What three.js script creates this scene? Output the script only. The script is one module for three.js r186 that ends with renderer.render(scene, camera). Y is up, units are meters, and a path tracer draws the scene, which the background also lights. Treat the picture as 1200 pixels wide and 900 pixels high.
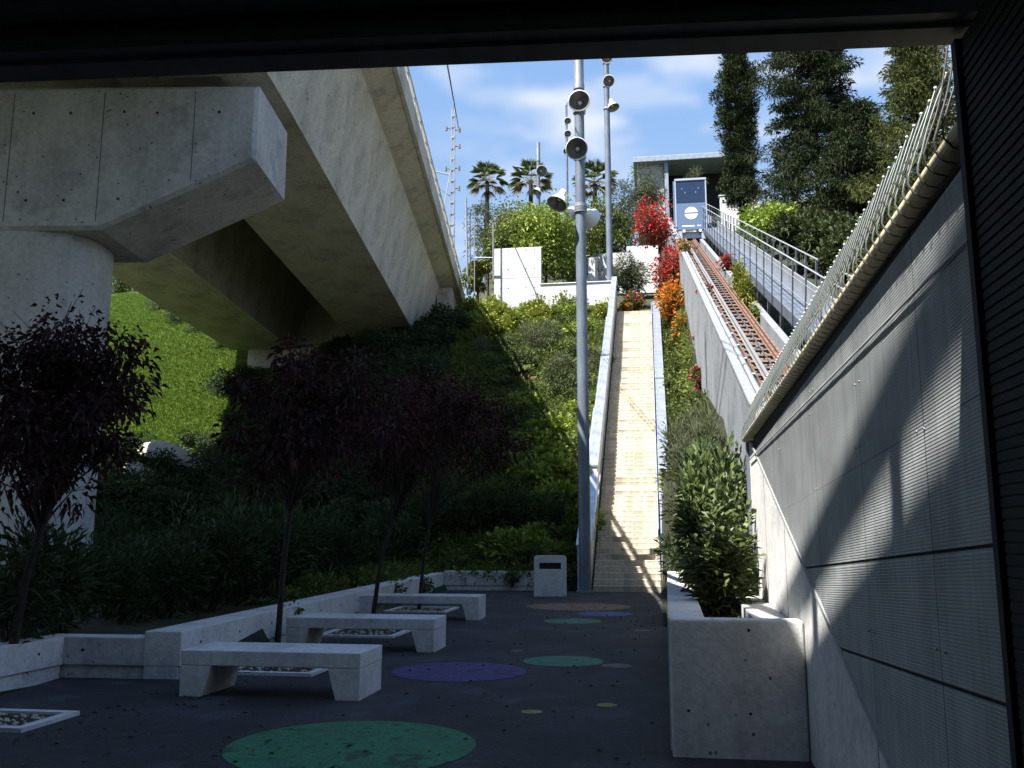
import * as THREE from 'three';
import { mergeGeometries, toCreasedNormals } from 'three/addons/utils/BufferGeometryUtils.js';
import { RoundedBoxGeometry } from 'three/addons/geometries/RoundedBoxGeometry.js';

// ------------------------------------------------------------------ camera, sky, sun, exposure
const scene = new THREE.Scene();
const EYE = 1.5, F = 1080, YAW = 8.72, PITCH = 9.46;
const rad = (a) => a * Math.PI / 180;
const camera = new THREE.PerspectiveCamera(2 * Math.atan(450 / F) * 180 / Math.PI, 4 / 3, 0.05, 4000);
camera.rotation.order = 'YXZ';
camera.position.set(0, EYE, 0);
camera.rotation.set(rad(PITCH), rad(YAW), 0);
camera.updateMatrixWorld(true);
scene.add(camera);

const renderer = new THREE.WebGLRenderer({ antialias: true });
renderer.toneMapping = THREE.LinearToneMapping;
renderer.toneMappingExposure = 3.5;
renderer.shadowMap.enabled = true;

// sun: light travels to the right (+x), down, and a little away from the camera
const SUN = new THREE.Vector3(0.388, -1, -0.36).normalize();
const sun = new THREE.DirectionalLight(new THREE.Color(1.0, 0.965, 0.905), 5);
sun.position.copy(SUN).multiplyScalar(-120).add(new THREE.Vector3(0, 5, -35));
sun.target.position.set(0, 5, -35);
sun.castShadow = true; sun.shadow.radius = 0.45;
sun.shadow.mapSize.set(4096, 4096);
Object.assign(sun.shadow.camera, { left: -70, right: 70, top: 70, bottom: -70, near: 1, far: 300 });
scene.add(sun, sun.target);

// ------------------------------------------------------------------ random + noise
function RNG(seed) { let s = seed >>> 0; return () => { s = (s + 0x6D2B79F5) >>> 0; let t = s; t = Math.imul(t ^ (t >>> 15), t | 1); t ^= t + Math.imul(t ^ (t >>> 7), t | 61); return ((t ^ (t >>> 14)) >>> 0) / 4294967296; }; }
const hash2 = (i, j, s) => { let h = (i * 374761393 + j * 668265263 + s * 974634727) | 0; h = Math.imul(h ^ (h >>> 13), 1274126177); return ((h ^ (h >>> 16)) >>> 0) / 4294967296; };
const sm = (t) => t * t * (3 - 2 * t);
function vnoise(x, y, per, s) { // value noise, periodic with per cells
  const i = Math.floor(x), j = Math.floor(y), u = sm(x - i), v = sm(y - j), m = (a) => ((a % per) + per) % per;
  const a = hash2(m(i), m(j), s), b = hash2(m(i + 1), m(j), s), c = hash2(m(i), m(j + 1), s), d = hash2(m(i + 1), m(j + 1), s);
  return a + (b - a) * u + (c - a) * v + (a - b - c + d) * u * v;
}
function fbm(x, y, per, s, oct = 4) { let t = 0, a = 0.5, n = 0; for (let o = 0; o < oct; o++) { t += a * vnoise(x, y, per, s + o * 17); n += a; x *= 2; y *= 2; per *= 2; a *= 0.5; } return t / n; }
const clamp = (x, a = 0, b = 1) => Math.min(b, Math.max(a, x));
const sstep = (a, b, x) => sm(clamp((x - a) / (b - a)));

// ------------------------------------------------------------------ sky: pale blue, thin streaky cloud
{
  const W = 1024, H = 512, SKY = 0.40, data = new Float32Array(W * H * 4);
  const P = 64;
  for (let j = 0; j < H; j++) {
    const el = (j + 0.5) / H * Math.PI - Math.PI / 2, se = Math.sin(el);
    for (let i = 0; i < W; i++) {
      const u = (i + 0.5) / W, k = (j * W + i) * 4;
      const t = Math.pow(clamp(se), 0.55);
      let r = 0.48 + (0.085 - 0.48) * t, g = 0.63 + (0.24 - 0.63) * t, b = 0.76 + (0.60 - 0.76) * t;
      if (se < 0) { r = 0.13; g = 0.13; b = 0.11; } else {
        const y = (el / Math.PI) * 64;
        const w1 = fbm(u * P + y * 0.5 + 0.6 * fbm(u * P * 2, y * 2, 128, 9, 2), y * 1.9, P, 3, 5);
        const w2 = fbm(u * 16, y * 0.45, 16, 23, 3);
        let c = clamp((w1 - 0.42) * 2.6) * clamp((w2 - 0.3) * 2.6) + 0.35 * clamp(1 - se * 2.4) * clamp(w2 * 1.6);
        c = clamp(c * 1.15) * 0.85;
        r += (0.66 - r) * c; g += (0.70 - g) * c; b += (0.75 - b) * c;
      }
      data[k] = r * SKY; data[k + 1] = g * SKY; data[k + 2] = b * SKY; data[k + 3] = 1;
    }
  }
  const t = new THREE.DataTexture(data, W, H, THREE.RGBAFormat, THREE.FloatType);
  t.mapping = THREE.EquirectangularReflectionMapping; t.magFilter = t.minFilter = THREE.LinearFilter; t.wrapS = THREE.RepeatWrapping; t.needsUpdate = true;
  scene.background = t; scene.environment = t;
}

// ------------------------------------------------------------------ pixel -> point helpers (photograph is 1200 x 900)
const V3 = (x, y, z) => new THREE.Vector3(x, y, z);
const rayDir = (px, py) => V3((px - 600) / F, (450 - py) / F, -1).applyQuaternion(camera.quaternion);
const C0 = V3(0, EYE, 0);
const atY = (px, py, y) => { const d = rayDir(px, py); return C0.clone().addScaledVector(d, (y - EYE) / d.y); };
const atX = (px, py, x) => { const d = rayDir(px, py); return C0.clone().addScaledVector(d, x / d.x); };
const atD = (px, py, dep) => { const d = rayDir(px, py); return C0.clone().addScaledVector(d, -dep / d.z); };

// ------------------------------------------------------------------ textures
function tex(N, fn, rep, color = true) {
  const data = new Uint8Array(N * N * 4);
  for (let j = 0; j < N; j++) for (let i = 0; i < N; i++) {
    const c = fn(i / N, j / N, i, j), k = (j * N + i) * 4;
    for (let q = 0; q < 3; q++) data[k + q] = clamp(c[q] ?? c[0], 0, 1) * 255;
    data[k + 3] = 255;
  }
  const t = new THREE.DataTexture(data, N, N); t.wrapS = t.wrapT = THREE.RepeatWrapping;
  t.magFilter = THREE.LinearFilter; t.minFilter = THREE.LinearMipmapLinearFilter; t.generateMipmaps = true;
  if (color) t.colorSpace = THREE.SRGBColorSpace; t.repeat.set(1 / rep, 1 / rep); t.needsUpdate = true; return t;
}
// concrete: cloudy tone, streaks, small pits (tile is `rep` metres)
function concreteTex(seed, rep, opt = {}) {
  const { streak = 0.1, cloud = 0.14, pits = 60, tint = [1, 1, 1], stain = 0.1 } = opt, N = 512, r = RNG(seed);
  const P = []; for (let k = 0; k < pits; k++) P.push([r(), r(), 0.0012 + r() * 0.003, 0.25 + r() * 0.4]);
  const base = tex(N, (u, v) => {
    const a = fbm(u * 4, v * 4, 4, seed, 5), b = fbm(u * 24, v * 3, 24, seed + 5, 3), c = fbm(u * 64, v * 64, 64, seed + 9, 2), s = fbm(u * 8, v * 8, 8, seed + 31, 4);
    let t = 0.93 + cloud * (a - 0.5) * 2 + streak * (b - 0.5) * 2 + 0.07 * (c - 0.5) * 2 - stain * clamp((s - 0.56) * 6);
    const q = [t * tint[0], t * tint[1], t * tint[2]];
    return q;
  }, rep);
  const d = base.image.data;
  for (const [pu, pv, pr, pd] of P) { const R = Math.ceil(pr * N) + 1, ci = Math.floor(pu * N), cj = Math.floor(pv * N); for (let a = -R; a <= R; a++) for (let b = -R; b <= R; b++) if (a * a + b * b <= R * R * 0.7) { const k = ((((cj + b) % N + N) % N) * N + ((ci + a) % N + N) % N) * 4; for (let q = 0; q < 3; q++) d[k + q] *= 1 - pd; } }
  return base;
}
function bumpTex(seed, rep, f1 = 16, f2 = 96) { return tex(512, (u, v) => [0.5 * fbm(u * f1, v * f1, f1, seed, 4) + 0.5 * fbm(u * f2, v * f2, f2, seed + 3, 2)], rep, false); }

const T = {
  conc: concreteTex(11, 4.6, { streak: 0.05, cloud: 0.10, stain: 0.10 }),
  concClean: concreteTex(12, 2.2, { streak: 0.04, cloud: 0.06, pits: 12, stain: 0.06 }),
  stair: concreteTex(13, 1.9, { streak: 0.16, cloud: 0.12, pits: 30, tint: [1, 0.975, 0.93], stain: 0.12 }),
  cbump: bumpTex(21, 1.4),
  asphalt: tex(1024, (u, v) => { const a = fbm(u * 9, v * 9, 9, 41, 5), c = hash2(Math.floor(u * 1024), Math.floor(v * 1024), 5), d = fbm(u * 256, v * 256, 256, 47, 2), e = fbm(u * 14, v * 14, 14, 53, 4), k = Math.abs(fbm(u * 5, v * 5, 5, 57, 5) - 0.5); const t = 0.60 + 0.55 * (a - 0.5) + 0.35 * (d - 0.5) + 0.3 * (c - 0.5) + 0.22 * clamp((e - 0.62) * 7) - 0.16 * clamp(1 - k * 160); return [t, t, t]; }, 6.5),
  abump: bumpTex(42, 0.9, 64, 256),
  paint: tex(512, (u, v) => { const a = fbm(u * 10, v * 10, 10, 61, 4), d = fbm(u * 90, v * 90, 90, 67, 2); const t = 0.82 + 0.4 * (a - 0.5) + 0.4 * (d - 0.5) - 0.35 * clamp((a - 0.62) * 9); return [t, t, t]; }, 1.4),
  metal: tex(256, (u, v) => { const a = fbm(u * 8, v * 8, 8, 71, 4), b = fbm(u * 48, v * 2, 48, 73, 2); const t = 0.86 + 0.22 * (a - 0.5) + 0.14 * (b - 0.5); return [t, t, t * 1.01]; }, 1.5),
  rust: tex(256, (u, v) => { const a = fbm(u * 8, v * 8, 8, 81, 5), c = fbm(u * 40, v * 40, 40, 83, 2); const t = clamp(a * 1.5 - 0.2 + 0.3 * (c - 0.5)); return [0.55 + 0.4 * t, 0.5 + 0.4 * t, 0.48 + 0.4 * t]; }, 1.1),
  ground: tex(512, (u, v) => { const a = fbm(u * 6, v * 6, 6, 91, 5), c = fbm(u * 60, v * 60, 60, 93, 3); const t = 0.55 + 0.6 * (a - 0.5) + 0.45 * (c - 0.5); return [t * (0.95 + 0.3 * (a - 0.5)), t, t * 0.8]; }, 6),
  bark: tex(256, (u, v) => { const a = fbm(u * 30, v * 5, 30, 101, 4); const t = 0.5 + 0.7 * (a - 0.5); return [t, t * 0.95, t * 0.9]; }, 0.5),
};
const M = {};
const mat = (name, o) => (M[name] = new THREE.MeshStandardMaterial({ roughness: 0.9, ...o }));
const lin = (r, g, b) => new THREE.Color().setRGB(r, g, b);
mat('bridge', { color: lin(0.54, 0.51, 0.44), map: T.conc, bumpMap: T.cbump, bumpScale: 0.006 });
mat('pier', { color: lin(0.45, 0.45, 0.44), map: T.conc, bumpMap: T.cbump, bumpScale: 0.005 });
mat('white', { color: lin(0.64, 0.64, 0.635), map: T.concClean, bumpMap: T.cbump, bumpScale: 0.004 });
mat('wallbase', { color: lin(0.58, 0.57, 0.55), map: T.concClean, bumpMap: T.cbump, bumpScale: 0.003 });
mat('groove', { color: lin(0.10, 0.095, 0.09) });
mat('coping', { color: lin(0.62, 0.66, 0.72), map: T.metal, roughness: 0.42, metalness: 0.9 });
for (let k = 0; k < 4; k++) mat('step' + k, { color: lin(0.64 - k * 0.016, 0.60 - k * 0.016, 0.53 - k * 0.016), map: T.stair, bumpMap: T.cbump, bumpScale: 0.004 });
mat('asphalt', { color: lin(0.055, 0.058, 0.068), map: T.asphalt, bumpMap: T.abump, bumpScale: 0.004, roughness: 0.85 });
for (const [n, c] of [['green', [0.02, 0.21, 0.085]], ['green2', [0.035, 0.25, 0.14]], ['purple', [0.075, 0.05, 0.20]], ['orange', [0.26, 0.14, 0.085]], ['blue', [0.06, 0.12, 0.34]], ['yellow', [0.34, 0.33, 0.10]], ['pale', [0.16, 0.16, 0.17]]]) mat('paint_' + n, { color: lin(...c), map: T.paint, bumpMap: T.abump, bumpScale: 0.003, roughness: 0.75 });
mat('galv', { color: lin(0.42, 0.44, 0.46), map: T.metal, metalness: 0.55, roughness: 0.5 });
mat('postpaint', { color: lin(0.20, 0.235, 0.29), map: T.metal, metalness: 0.2, roughness: 0.45 });
mat('wirem', { color: lin(0.20, 0.225, 0.22), metalness: 0.6, roughness: 0.4 });
mat('panel', { color: lin(0.41, 0.43, 0.42), map: T.metal, metalness: 0.15, roughness: 0.6 });
mat('darkmetal', { color: lin(0.028, 0.03, 0.032), map: T.metal, metalness: 0.1, roughness: 0.7 });
mat('canopym', { color: lin(0.14, 0.15, 0.15), map: T.metal, roughness: 0.75 });
mat('black', { color: lin(0.012, 0.012, 0.012), roughness: 0.8 });
mat('lampwhite', { color: lin(0.74, 0.74, 0.74), roughness: 0.4 });
mat('lampin', { color: lin(0.22, 0.21, 0.19), metalness: 0.5, roughness: 0.4 });
mat('rust', { color: lin(0.19, 0.115, 0.08), map: T.rust, bumpMap: T.cbump, bumpScale: 0.004 });
mat('rust2', { color: lin(0.13, 0.095, 0.075), map: T.rust, bumpMap: T.cbump, bumpScale: 0.004 });
mat('rail', { color: lin(0.52, 0.50, 0.48), metalness: 0.8, roughness: 0.35 });
mat('copper', { color: lin(0.34, 0.235, 0.17), map: T.rust, metalness: 0.35, roughness: 0.5 });
mat('cream', { color: lin(0.55, 0.47, 0.31), map: T.conc, bumpMap: T.cbump, bumpScale: 0.004 });
mat('trough', { color: lin(0.42, 0.43, 0.44), map: T.conc, bumpMap: T.cbump, bumpScale: 0.003 });
mat('trackwall', { color: lin(0.20, 0.215, 0.235), map: T.conc, bumpMap: T.cbump, bumpScale: 0.003 });
mat('carblue', { color: lin(0.13, 0.19, 0.30), roughness: 0.3, metalness: 0.2 });
mat('carglass', { color: lin(0.03, 0.05, 0.10), roughness: 0.06, metalness: 0.3 });
mat('carlight', { color: lin(0.42, 0.47, 0.55), roughness: 0.35, metalness: 0.3 });
mat('carwhite', { color: lin(0.8, 0.8, 0.8), roughness: 0.5 });
mat('steelblue', { color: lin(0.10, 0.12, 0.15), map: T.metal, roughness: 0.6 });
mat('bluegrey', { color: lin(0.30, 0.36, 0.44), map: T.metal, roughness: 0.6 });
mat('soil', { color: lin(0.16, 0.095, 0.05), map: T.ground, bumpMap: T.abump, bumpScale: 0.03 });
mat('hill', { color: lin(0.10, 0.115, 0.045), map: T.ground, bumpMap: T.abump, bumpScale: 0.04 });
mat('meadow', { color: lin(0.07, 0.15, 0.03), map: T.ground, bumpMap: T.abump, bumpScale: 0.04 });
mat('bark', { color: lin(0.09, 0.07, 0.055), map: T.bark, bumpMap: T.bark, bumpScale: 0.01 });
mat('stone', { color: lin(0.48, 0.45, 0.40), map: T.conc, bumpMap: T.cbump, bumpScale: 0.02 });
mat('insul', { color: lin(0.16, 0.12, 0.10), roughness: 0.3 });
mat('wire', { color: lin(0.05, 0.05, 0.055), roughness: 0.6 });
mat('palegreen', { color: lin(0.30, 0.42, 0.38), roughness: 0.5 });
function leafMat(name, roughness = 0.55, trans = 0.3) { M[name] = new THREE.MeshPhysicalMaterial({ vertexColors: true, roughness, side: THREE.DoubleSide, transmission: trans, thickness: 0, specularIntensity: 0.35 }); }
leafMat('leaf', 0.75, 0.3); leafMat('glossleaf', 0.42, 0.15); leafMat('needle', 0.85, 0.12); leafMat('petal', 0.8, 0.35);

// ------------------------------------------------------------------ geometry helpers
const used = new Map();
const numbered = (n) => { const c = used.get(n) ?? 0; used.set(n, c + 1); return c ? `${n}_${String(c).padStart(3, '0')}` : n; };
function shade(o) { o.traverse((m) => { if (m.isMesh) { m.castShadow = true; m.receiveShadow = true; } }); return o; }
function tag(o, label, category, group) { o.userData.label = label; if (category) o.userData.category = category; if (group) o.userData.group = group; return o; }
function group(name, label, category, pos = [0, 0, 0], grp) { const g = new THREE.Group(); g.name = numbered(name); g.position.set(...pos); tag(g, label, category, grp); scene.add(g); return g; }
function plain(g) { return g.index ? g.toNonIndexed() : g; }
function boxUV(g) { // uv in metres from the dominant normal
  const p = g.attributes.position, n = g.attributes.normal, uv = new Float32Array(p.count * 2);
  for (let i = 0; i < p.count; i++) {
    const x = Math.abs(n.getX(i)), y = Math.abs(n.getY(i)), z = Math.abs(n.getZ(i));
    if (y >= x && y >= z) { uv[2 * i] = p.getX(i); uv[2 * i + 1] = p.getZ(i); } else if (x >= z) { uv[2 * i] = p.getZ(i); uv[2 * i + 1] = p.getY(i); } else { uv[2 * i] = p.getX(i); uv[2 * i + 1] = p.getY(i); }
  }
  g.setAttribute('uv', new THREE.BufferAttribute(uv, 2)); return g;
}
function merge(list) { const l = list.map((g) => { g = plain(g); for (const k of Object.keys(g.attributes)) if (!['position', 'normal', 'uv', 'color'].includes(k)) g.deleteAttribute(k); return g; }); return l.length === 1 ? l[0] : mergeGeometries(l); }
function part(parent, name, geos, m, uv = true) {
  const g = merge(Array.isArray(geos) ? geos : [geos]); if (uv) boxUV(g);
  const o = new THREE.Mesh(g, typeof m === 'string' ? M[m] : m); o.name = name; parent.add(o); return o;
}
function solo(name, label, category, geos, m, grp, uv = true) { const o = part(scene, numbered(name), geos, m, uv); tag(o, label, category, grp); return o; }
const structure = (o) => { o.userData.kind = 'structure'; return o; };
const box = (w, h, d, x = 0, y = 0, z = 0) => new THREE.BoxGeometry(w, h, d).translate(x, y, z);
const bx = (x0, x1, y0, y1, z0, z1) => box(Math.abs(x1 - x0), Math.abs(y1 - y0), Math.abs(z1 - z0), (x0 + x1) / 2, (y0 + y1) / 2, (z0 + z1) / 2);
const rbx = (x0, x1, y0, y1, z0, z1, r = 0.02, s = 2) => new RoundedBoxGeometry(Math.abs(x1 - x0), Math.abs(y1 - y0), Math.abs(z1 - z0), s, r).translate((x0 + x1) / 2, (y0 + y1) / 2, (z0 + z1) / 2);
function rod(a, b, r0, r1 = r0, seg = 8, open = false) { // tapered rod between two points
  const d = b.clone().sub(a), L = d.length(); const g = new THREE.CylinderGeometry(r1, r0, L, seg, 1, open);
  g.translate(0, L / 2, 0); g.applyQuaternion(new THREE.Quaternion().setFromUnitVectors(V3(0, 1, 0), d.normalize())); g.translate(a.x, a.y, a.z); return g;
}
function beam(a, b, w, h) { // square bar between two points
  const d = b.clone().sub(a), L = d.length(); const g = new THREE.BoxGeometry(w, h, L); g.translate(0, 0, L / 2);
  const m = new THREE.Matrix4().lookAt(d, V3(0, 0, 0), Math.abs(d.clone().normalize().y) > 0.99 ? V3(1, 0, 0) : V3(0, 1, 0)); g.applyMatrix4(m); g.translate(a.x, a.y, a.z); return g;
}
// prism: closed polygon [u,v] in a plane extruded between two values along the third axis
function prismZ(poly, z0, z1) { const s = new THREE.Shape(poly.map(([a, b]) => new THREE.Vector2(a, b))); return new THREE.ExtrudeGeometry(s, { depth: Math.abs(z1 - z0), bevelEnabled: false }).translate(0, 0, Math.min(z0, z1)); }
// polygon in (z,y), extruded along x
function prismX(polyZY, x0, x1) { const s = new THREE.Shape(polyZY.map(([z, y]) => new THREE.Vector2(-z, y))); return new THREE.ExtrudeGeometry(s, { depth: Math.abs(x1 - x0), bevelEnabled: false }).rotateY(Math.PI / 2).translate(Math.min(x0, x1), 0, 0); }

// ------------------------------------------------------------------ foliage
const FC = { // base colours (linear), low and high
  hedge: [[0.040, 0.062, 0.020], [0.115, 0.145, 0.048]], lime: [[0.13, 0.195, 0.024], [0.28, 0.34, 0.058]], mid: [[0.058, 0.09, 0.019], [0.15, 0.185, 0.044]],
  olive: [[0.07, 0.085, 0.04], [0.15, 0.17, 0.09]], grassy: [[0.075, 0.11, 0.02], [0.165, 0.205, 0.048]], prunus: [[0.024, 0.008, 0.009], [0.058, 0.018, 0.017]],
  conifer: [[0.014, 0.024, 0.009], [0.045, 0.062, 0.018]], pine: [[0.045, 0.06, 0.014], [0.12, 0.13, 0.035]], red: [[0.30, 0.008, 0.018], [0.55, 0.03, 0.045]], orange: [[0.60, 0.16, 0.012], [0.75, 0.30, 0.03]],
  pink: [[0.55, 0.03, 0.10], [0.70, 0.10, 0.20]], dark: [[0.024, 0.042, 0.016], [0.055, 0.082, 0.028]], dry: [[0.20, 0.15, 0.07], [0.32, 0.26, 0.13]], palm: [[0.05, 0.075, 0.02], [0.12, 0.15, 0.05]], yellowgreen: [[0.16, 0.19, 0.02], [0.27, 0.28, 0.05]], white: [[0.55, 0.5, 0.42], [0.7, 0.66, 0.6]],  // dark: viaduct shade put into the leaf colour
};
class Leaves {
  constructor(seed) { this.p = []; this.c = []; this.n = []; this.r = RNG(seed); }
  leaf(x, y, z, dir, len, wid, pal, droop = 0.25) { // folded leaf: 4 triangles? two quads halves -> 4 tris kept to 2
    const r = this.r, d = dir.clone().normalize(), up = V3(r() - 0.5, r() * 0.8 + 0.2, r() - 0.5), s = V3().crossVectors(d, up).normalize().multiplyScalar(wid * 0.5);
    const A = V3(x, y, z), mid = A.clone().addScaledVector(d, len * 0.5), B = A.clone().addScaledVector(d, len); B.y -= droop * len; mid.y += 0.04 * len;
    const L = mid.clone().add(s), R = mid.clone().sub(s);
    const [lo, hi] = pal, t = r(), j = 0.85 + r() * 0.3, c = [0, 1, 2].map((k) => (lo[k] + (hi[k] - lo[k]) * t) * j);
    for (const q of [A, L, B, A, B, R]) { this.p.push(q.x, q.y, q.z); this.c.push(...c); }
    for (const [a, b, e] of [[A, L, B], [A, B, R]]) { const nn = b.clone().sub(a).cross(e.clone().sub(a)).normalize(); for (let k = 0; k < 3; k++) this.n.push(nn.x, nn.y, nn.z); }
  }
  clump(c, rx, ry, rz, n, len, wid, pal, o = {}) {
    const r = this.r;
    for (let k = 0; k < n; k++) {
      const a = r() * 6.2832, w = r() * 2 - 1, q = Math.sqrt(1 - w * w), R = Math.pow(r(), o.pow ?? 0.45), D = V3(Math.cos(a) * q, w, Math.sin(a) * q);
      const out = V3(D.x + (r() - 0.5) * 1.2, D.y + (r() - 0.5) * 1.2 + (o.up ?? 0.25), D.z + (r() - 0.5) * 1.2), L = len * (0.6 + r() * 0.8);
      this.leaf(c[0] + D.x * rx * R, c[1] + D.y * ry * R, c[2] + D.z * rz * R, out, L, wid * (0.7 + r() * 0.6), pal, o.droop ?? 0.2);
    }
  }
  geo() { const g = new THREE.BufferGeometry(); g.setAttribute('position', new THREE.Float32BufferAttribute(this.p, 3)); g.setAttribute('normal', new THREE.Float32BufferAttribute(this.n, 3)); g.setAttribute('color', new THREE.Float32BufferAttribute(this.c, 3)); return g; }
}
// a shrub: `k` clumps in a dome, stems under them, optional flowers
function shrubProto(seed, { w = 1, h = 1, clumps = 9, n = 90, len = 0.12, wid = 0.05, pal = FC.mid, m = 'leaf', up = 0.3, flower = null, flowerN = 0, flowerLen = 0.07, spiky = false, droop = 0.2 }) {
  const r = RNG(seed), g = new THREE.Group(), L = new Leaves(seed + 1), st = [], FL = new Leaves(seed + 2);
  for (let k = 0; k < clumps; k++) {
    const a = r() * 6.283, q = Math.sqrt(r()) * 0.72, yy = (0.25 + 0.62 * r()) * (1 - 0.35 * q), c = [Math.cos(a) * q * w * 0.7, yy * h, Math.sin(a) * q * w * 0.7], cr = (0.24 + 0.16 * r());
    if (spiky) { for (let e = 0; e < n; e++) { const b = r() * 6.283, t = 0.25 + r() * 0.9; L.leaf(c[0] * 0.6, r() * 0.15 * h, c[2] * 0.6, V3(Math.cos(b) * t, 1.1, Math.sin(b) * t), len * (0.6 + r() * 0.7), wid, pal, 0.35); } } else L.clump(c, w * cr, h * cr * 0.9, w * cr, n, len, wid, pal, { up, droop });
    if (flower) FL.clump(c, w * cr * 1.06, h * cr, w * cr * 1.06, Math.round(flowerN / clumps), flowerLen, flowerLen * 0.8, flower, { pow: 0.2, up: 0.4 });
    st.push(rod(V3((r() - 0.5) * 0.12, -0.1, (r() - 0.5) * 0.12), V3(...c), 0.018, 0.006, 5));
  }
  part(g, 'foliage', L.geo(), m, false); part(g, 'stem', st, 'bark'); if (flower) part(g, 'blossom', FL.geo(), 'petal', false);
  return g;
}
function plant(proto, name, label, category, p, s, rot, grp) {
  const o = proto.clone(); o.name = numbered(name); o.position.copy(p); if (Array.isArray(s)) o.scale.set(...s); else o.scale.setScalar(s); o.rotation.y = rot; tag(o, label, category, grp); scene.add(o); return o;
}

// ------------------------------------------------------------------ layout constants
const A = rad(7.67), CA = Math.cos(A), SA = Math.sin(A);            // viaduct runs 7.67 degrees to the left of the stair axis (-z)
const VP = (l, y, s) => V3(l * CA - s * SA, y, -l * SA - s * CA);   // viaduct lateral / height / distance along -> world
const ST = { x0: -1.76, x1: 0.12, d0: 26.4, d1: 49.3, h: 13.6, n: 80 };
const SLOPE = ST.h / (ST.d1 - ST.d0);
const TAU = Math.atan(0.406), CT = Math.cos(TAU), SN = Math.sin(TAU); // funicular incline
const trackY = (d, yl) => EYE + (yl + d * SN) / CT;                  // world height of a local track level at distance d
const trX = (px, py, yl) => { const d = rayDir(px, py), D = d.y * CT + d.z * SN, t = yl / D; return { x: d.x * t, s: (-d.z * CT + d.y * SN) * t }; };
const XW = 1.01;                                                     // face of the clad wall on the right
const plazaPoly = [[-6.75, 4], [-6.2, -8], [-6.42, -9.55], [-5.08, -9.6], [-6.1, -26.7], [-2.2, -26.8], [0.14, -26.6], [0.14, -16.5], [0.3, -16.4], [0.3, -6.9], [1.3, -6.9], [1.3, 4]];
function inPlaza(x, z) { let c = false; for (let i = 0, j = plazaPoly.length - 1; i < plazaPoly.length; j = i++) { const [xi, zi] = plazaPoly[i], [xj, zj] = plazaPoly[j]; if ((zi > z) !== (zj > z) && x < (xj - xi) * (z - zi) / (zj - zi) + xi) c = !c; } return c; }
function terr(x, d) {
  const l = x * CA + d * SA, s = -x * SA + d * CA;
  const w = sstep(-6, -16, l);
  const hill = SLOPE * (d - ST.d0) - 0.25, hl = 0.62 * (d - 34);
  const base = (x > 0.25 ? 0.6 + 2.5 * sstep(15, 25, d) : 0.32) + w * 4.3 * sstep(15, 38, d);
  let h = Math.max(base, hill + (hl - hill) * w);
  h = Math.min(h, ST.h - 0.15 + 0.36 * Math.max(0, d - ST.d1 - 0.7) - 0.3 * clamp((l + 3) * -0.4));
  if (x > 1.5) { const t = sstep(1.5, 1.9, x); h += (trackY(d, -5.5) + 0.12 * Math.max(0, x - 6) - h) * t; }
  if (l > -16.5 && l < -4.3 && s > 56) h = Math.min(h, 16.6);
  if (d > 115) h = Math.min(h, 37);
  const n = vnoise(x * 0.6 + 50, d * 0.6 + 50, 999, 7) - 0.5;
  return h + n * 0.35 * sstep(0.3, 2, h);
}
function hillAt(px, py, off = 0) { const r = rayDir(px, py); for (let t = 6; t < 150; t += 0.1) { const p = C0.clone().addScaledVector(r, t); if (p.y < terr(p.x, -p.z) + off) return p; } return C0.clone().addScaledVector(r, 80); }

// ------------------------------------------------------------------ ground
{
  const g = new THREE.PlaneGeometry(4000, 4000).rotateX(-Math.PI / 2).translate(0, -0.6, 0);
  structure(solo('ground', 'dry green land reaching to the horizon', 'ground', g, 'hill'));
  const X0 = -75, X1 = 75, D0 = 3, D1 = 145, NX = 190, ND = 190, pos = [], idx = [], col = [];
  for (let j = 0; j <= ND; j++) for (let i = 0; i <= NX; i++) {
    const fx = i / NX * 2 - 1, x = fx < 0 ? -75 * Math.pow(-fx, 1.6) : 75 * Math.pow(fx, 1.6), d = D0 + (D1 - D0) * Math.pow(j / ND, 1.25);
    let y = terr(x, d); if (inPlaza(x, -d) || (x > 0.15 && d < 15.8)) y = -0.4;
    const edge = Math.max(Math.abs(x) / 75, d / 145); if (edge > 0.97) y = -2;
    pos.push(x, y, -d);
    const l = x * CA + d * SA, gr = sstep(-13, -16, l) * sstep(36, 40, d);
    const n = fbm(x * 0.4 + 90, d * 0.4 + 90, 999, 19, 3);
    col.push(0.62 + 0.5 * n - 0.2 * gr, 0.62 + 0.45 * n + 0.5 * gr, 0.6 + 0.3 * n - 0.2 * gr);
  }
  for (let j = 0; j < ND; j++) for (let i = 0; i < NX; i++) { const a = j * (NX + 1) + i, b = a + 1, c = a + NX + 1, e = c + 1; idx.push(a, b, c, b, e, c); }
  const t = new THREE.BufferGeometry(); t.setAttribute('position', new THREE.Float32BufferAttribute(pos, 3)); t.setAttribute('color', new THREE.Float32BufferAttribute(col, 3)); t.setIndex(idx); t.computeVertexNormals();
  const uv = []; for (let k = 0; k < pos.length; k += 3) uv.push(pos[k], pos[k + 2]); t.setAttribute('uv', new THREE.Float32BufferAttribute(uv, 2));
  const hm = M.hill.clone(); hm.vertexColors = true;
  const o = new THREE.Mesh(t, hm); o.name = 'hillside'; structure(tag(o, 'steep earthy hillside under the shrubs and the stairway', 'hillside')); scene.add(o);
  const s = new THREE.Shape(plazaPoly.map(([x, z]) => new THREE.Vector2(x, -z)));
  const pg = new THREE.ShapeGeometry(s).rotateX(-Math.PI / 2);
  structure(solo('plaza_ground', 'dark blue grey asphalt of the small square', 'ground', pg, 'asphalt'));
}
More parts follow.
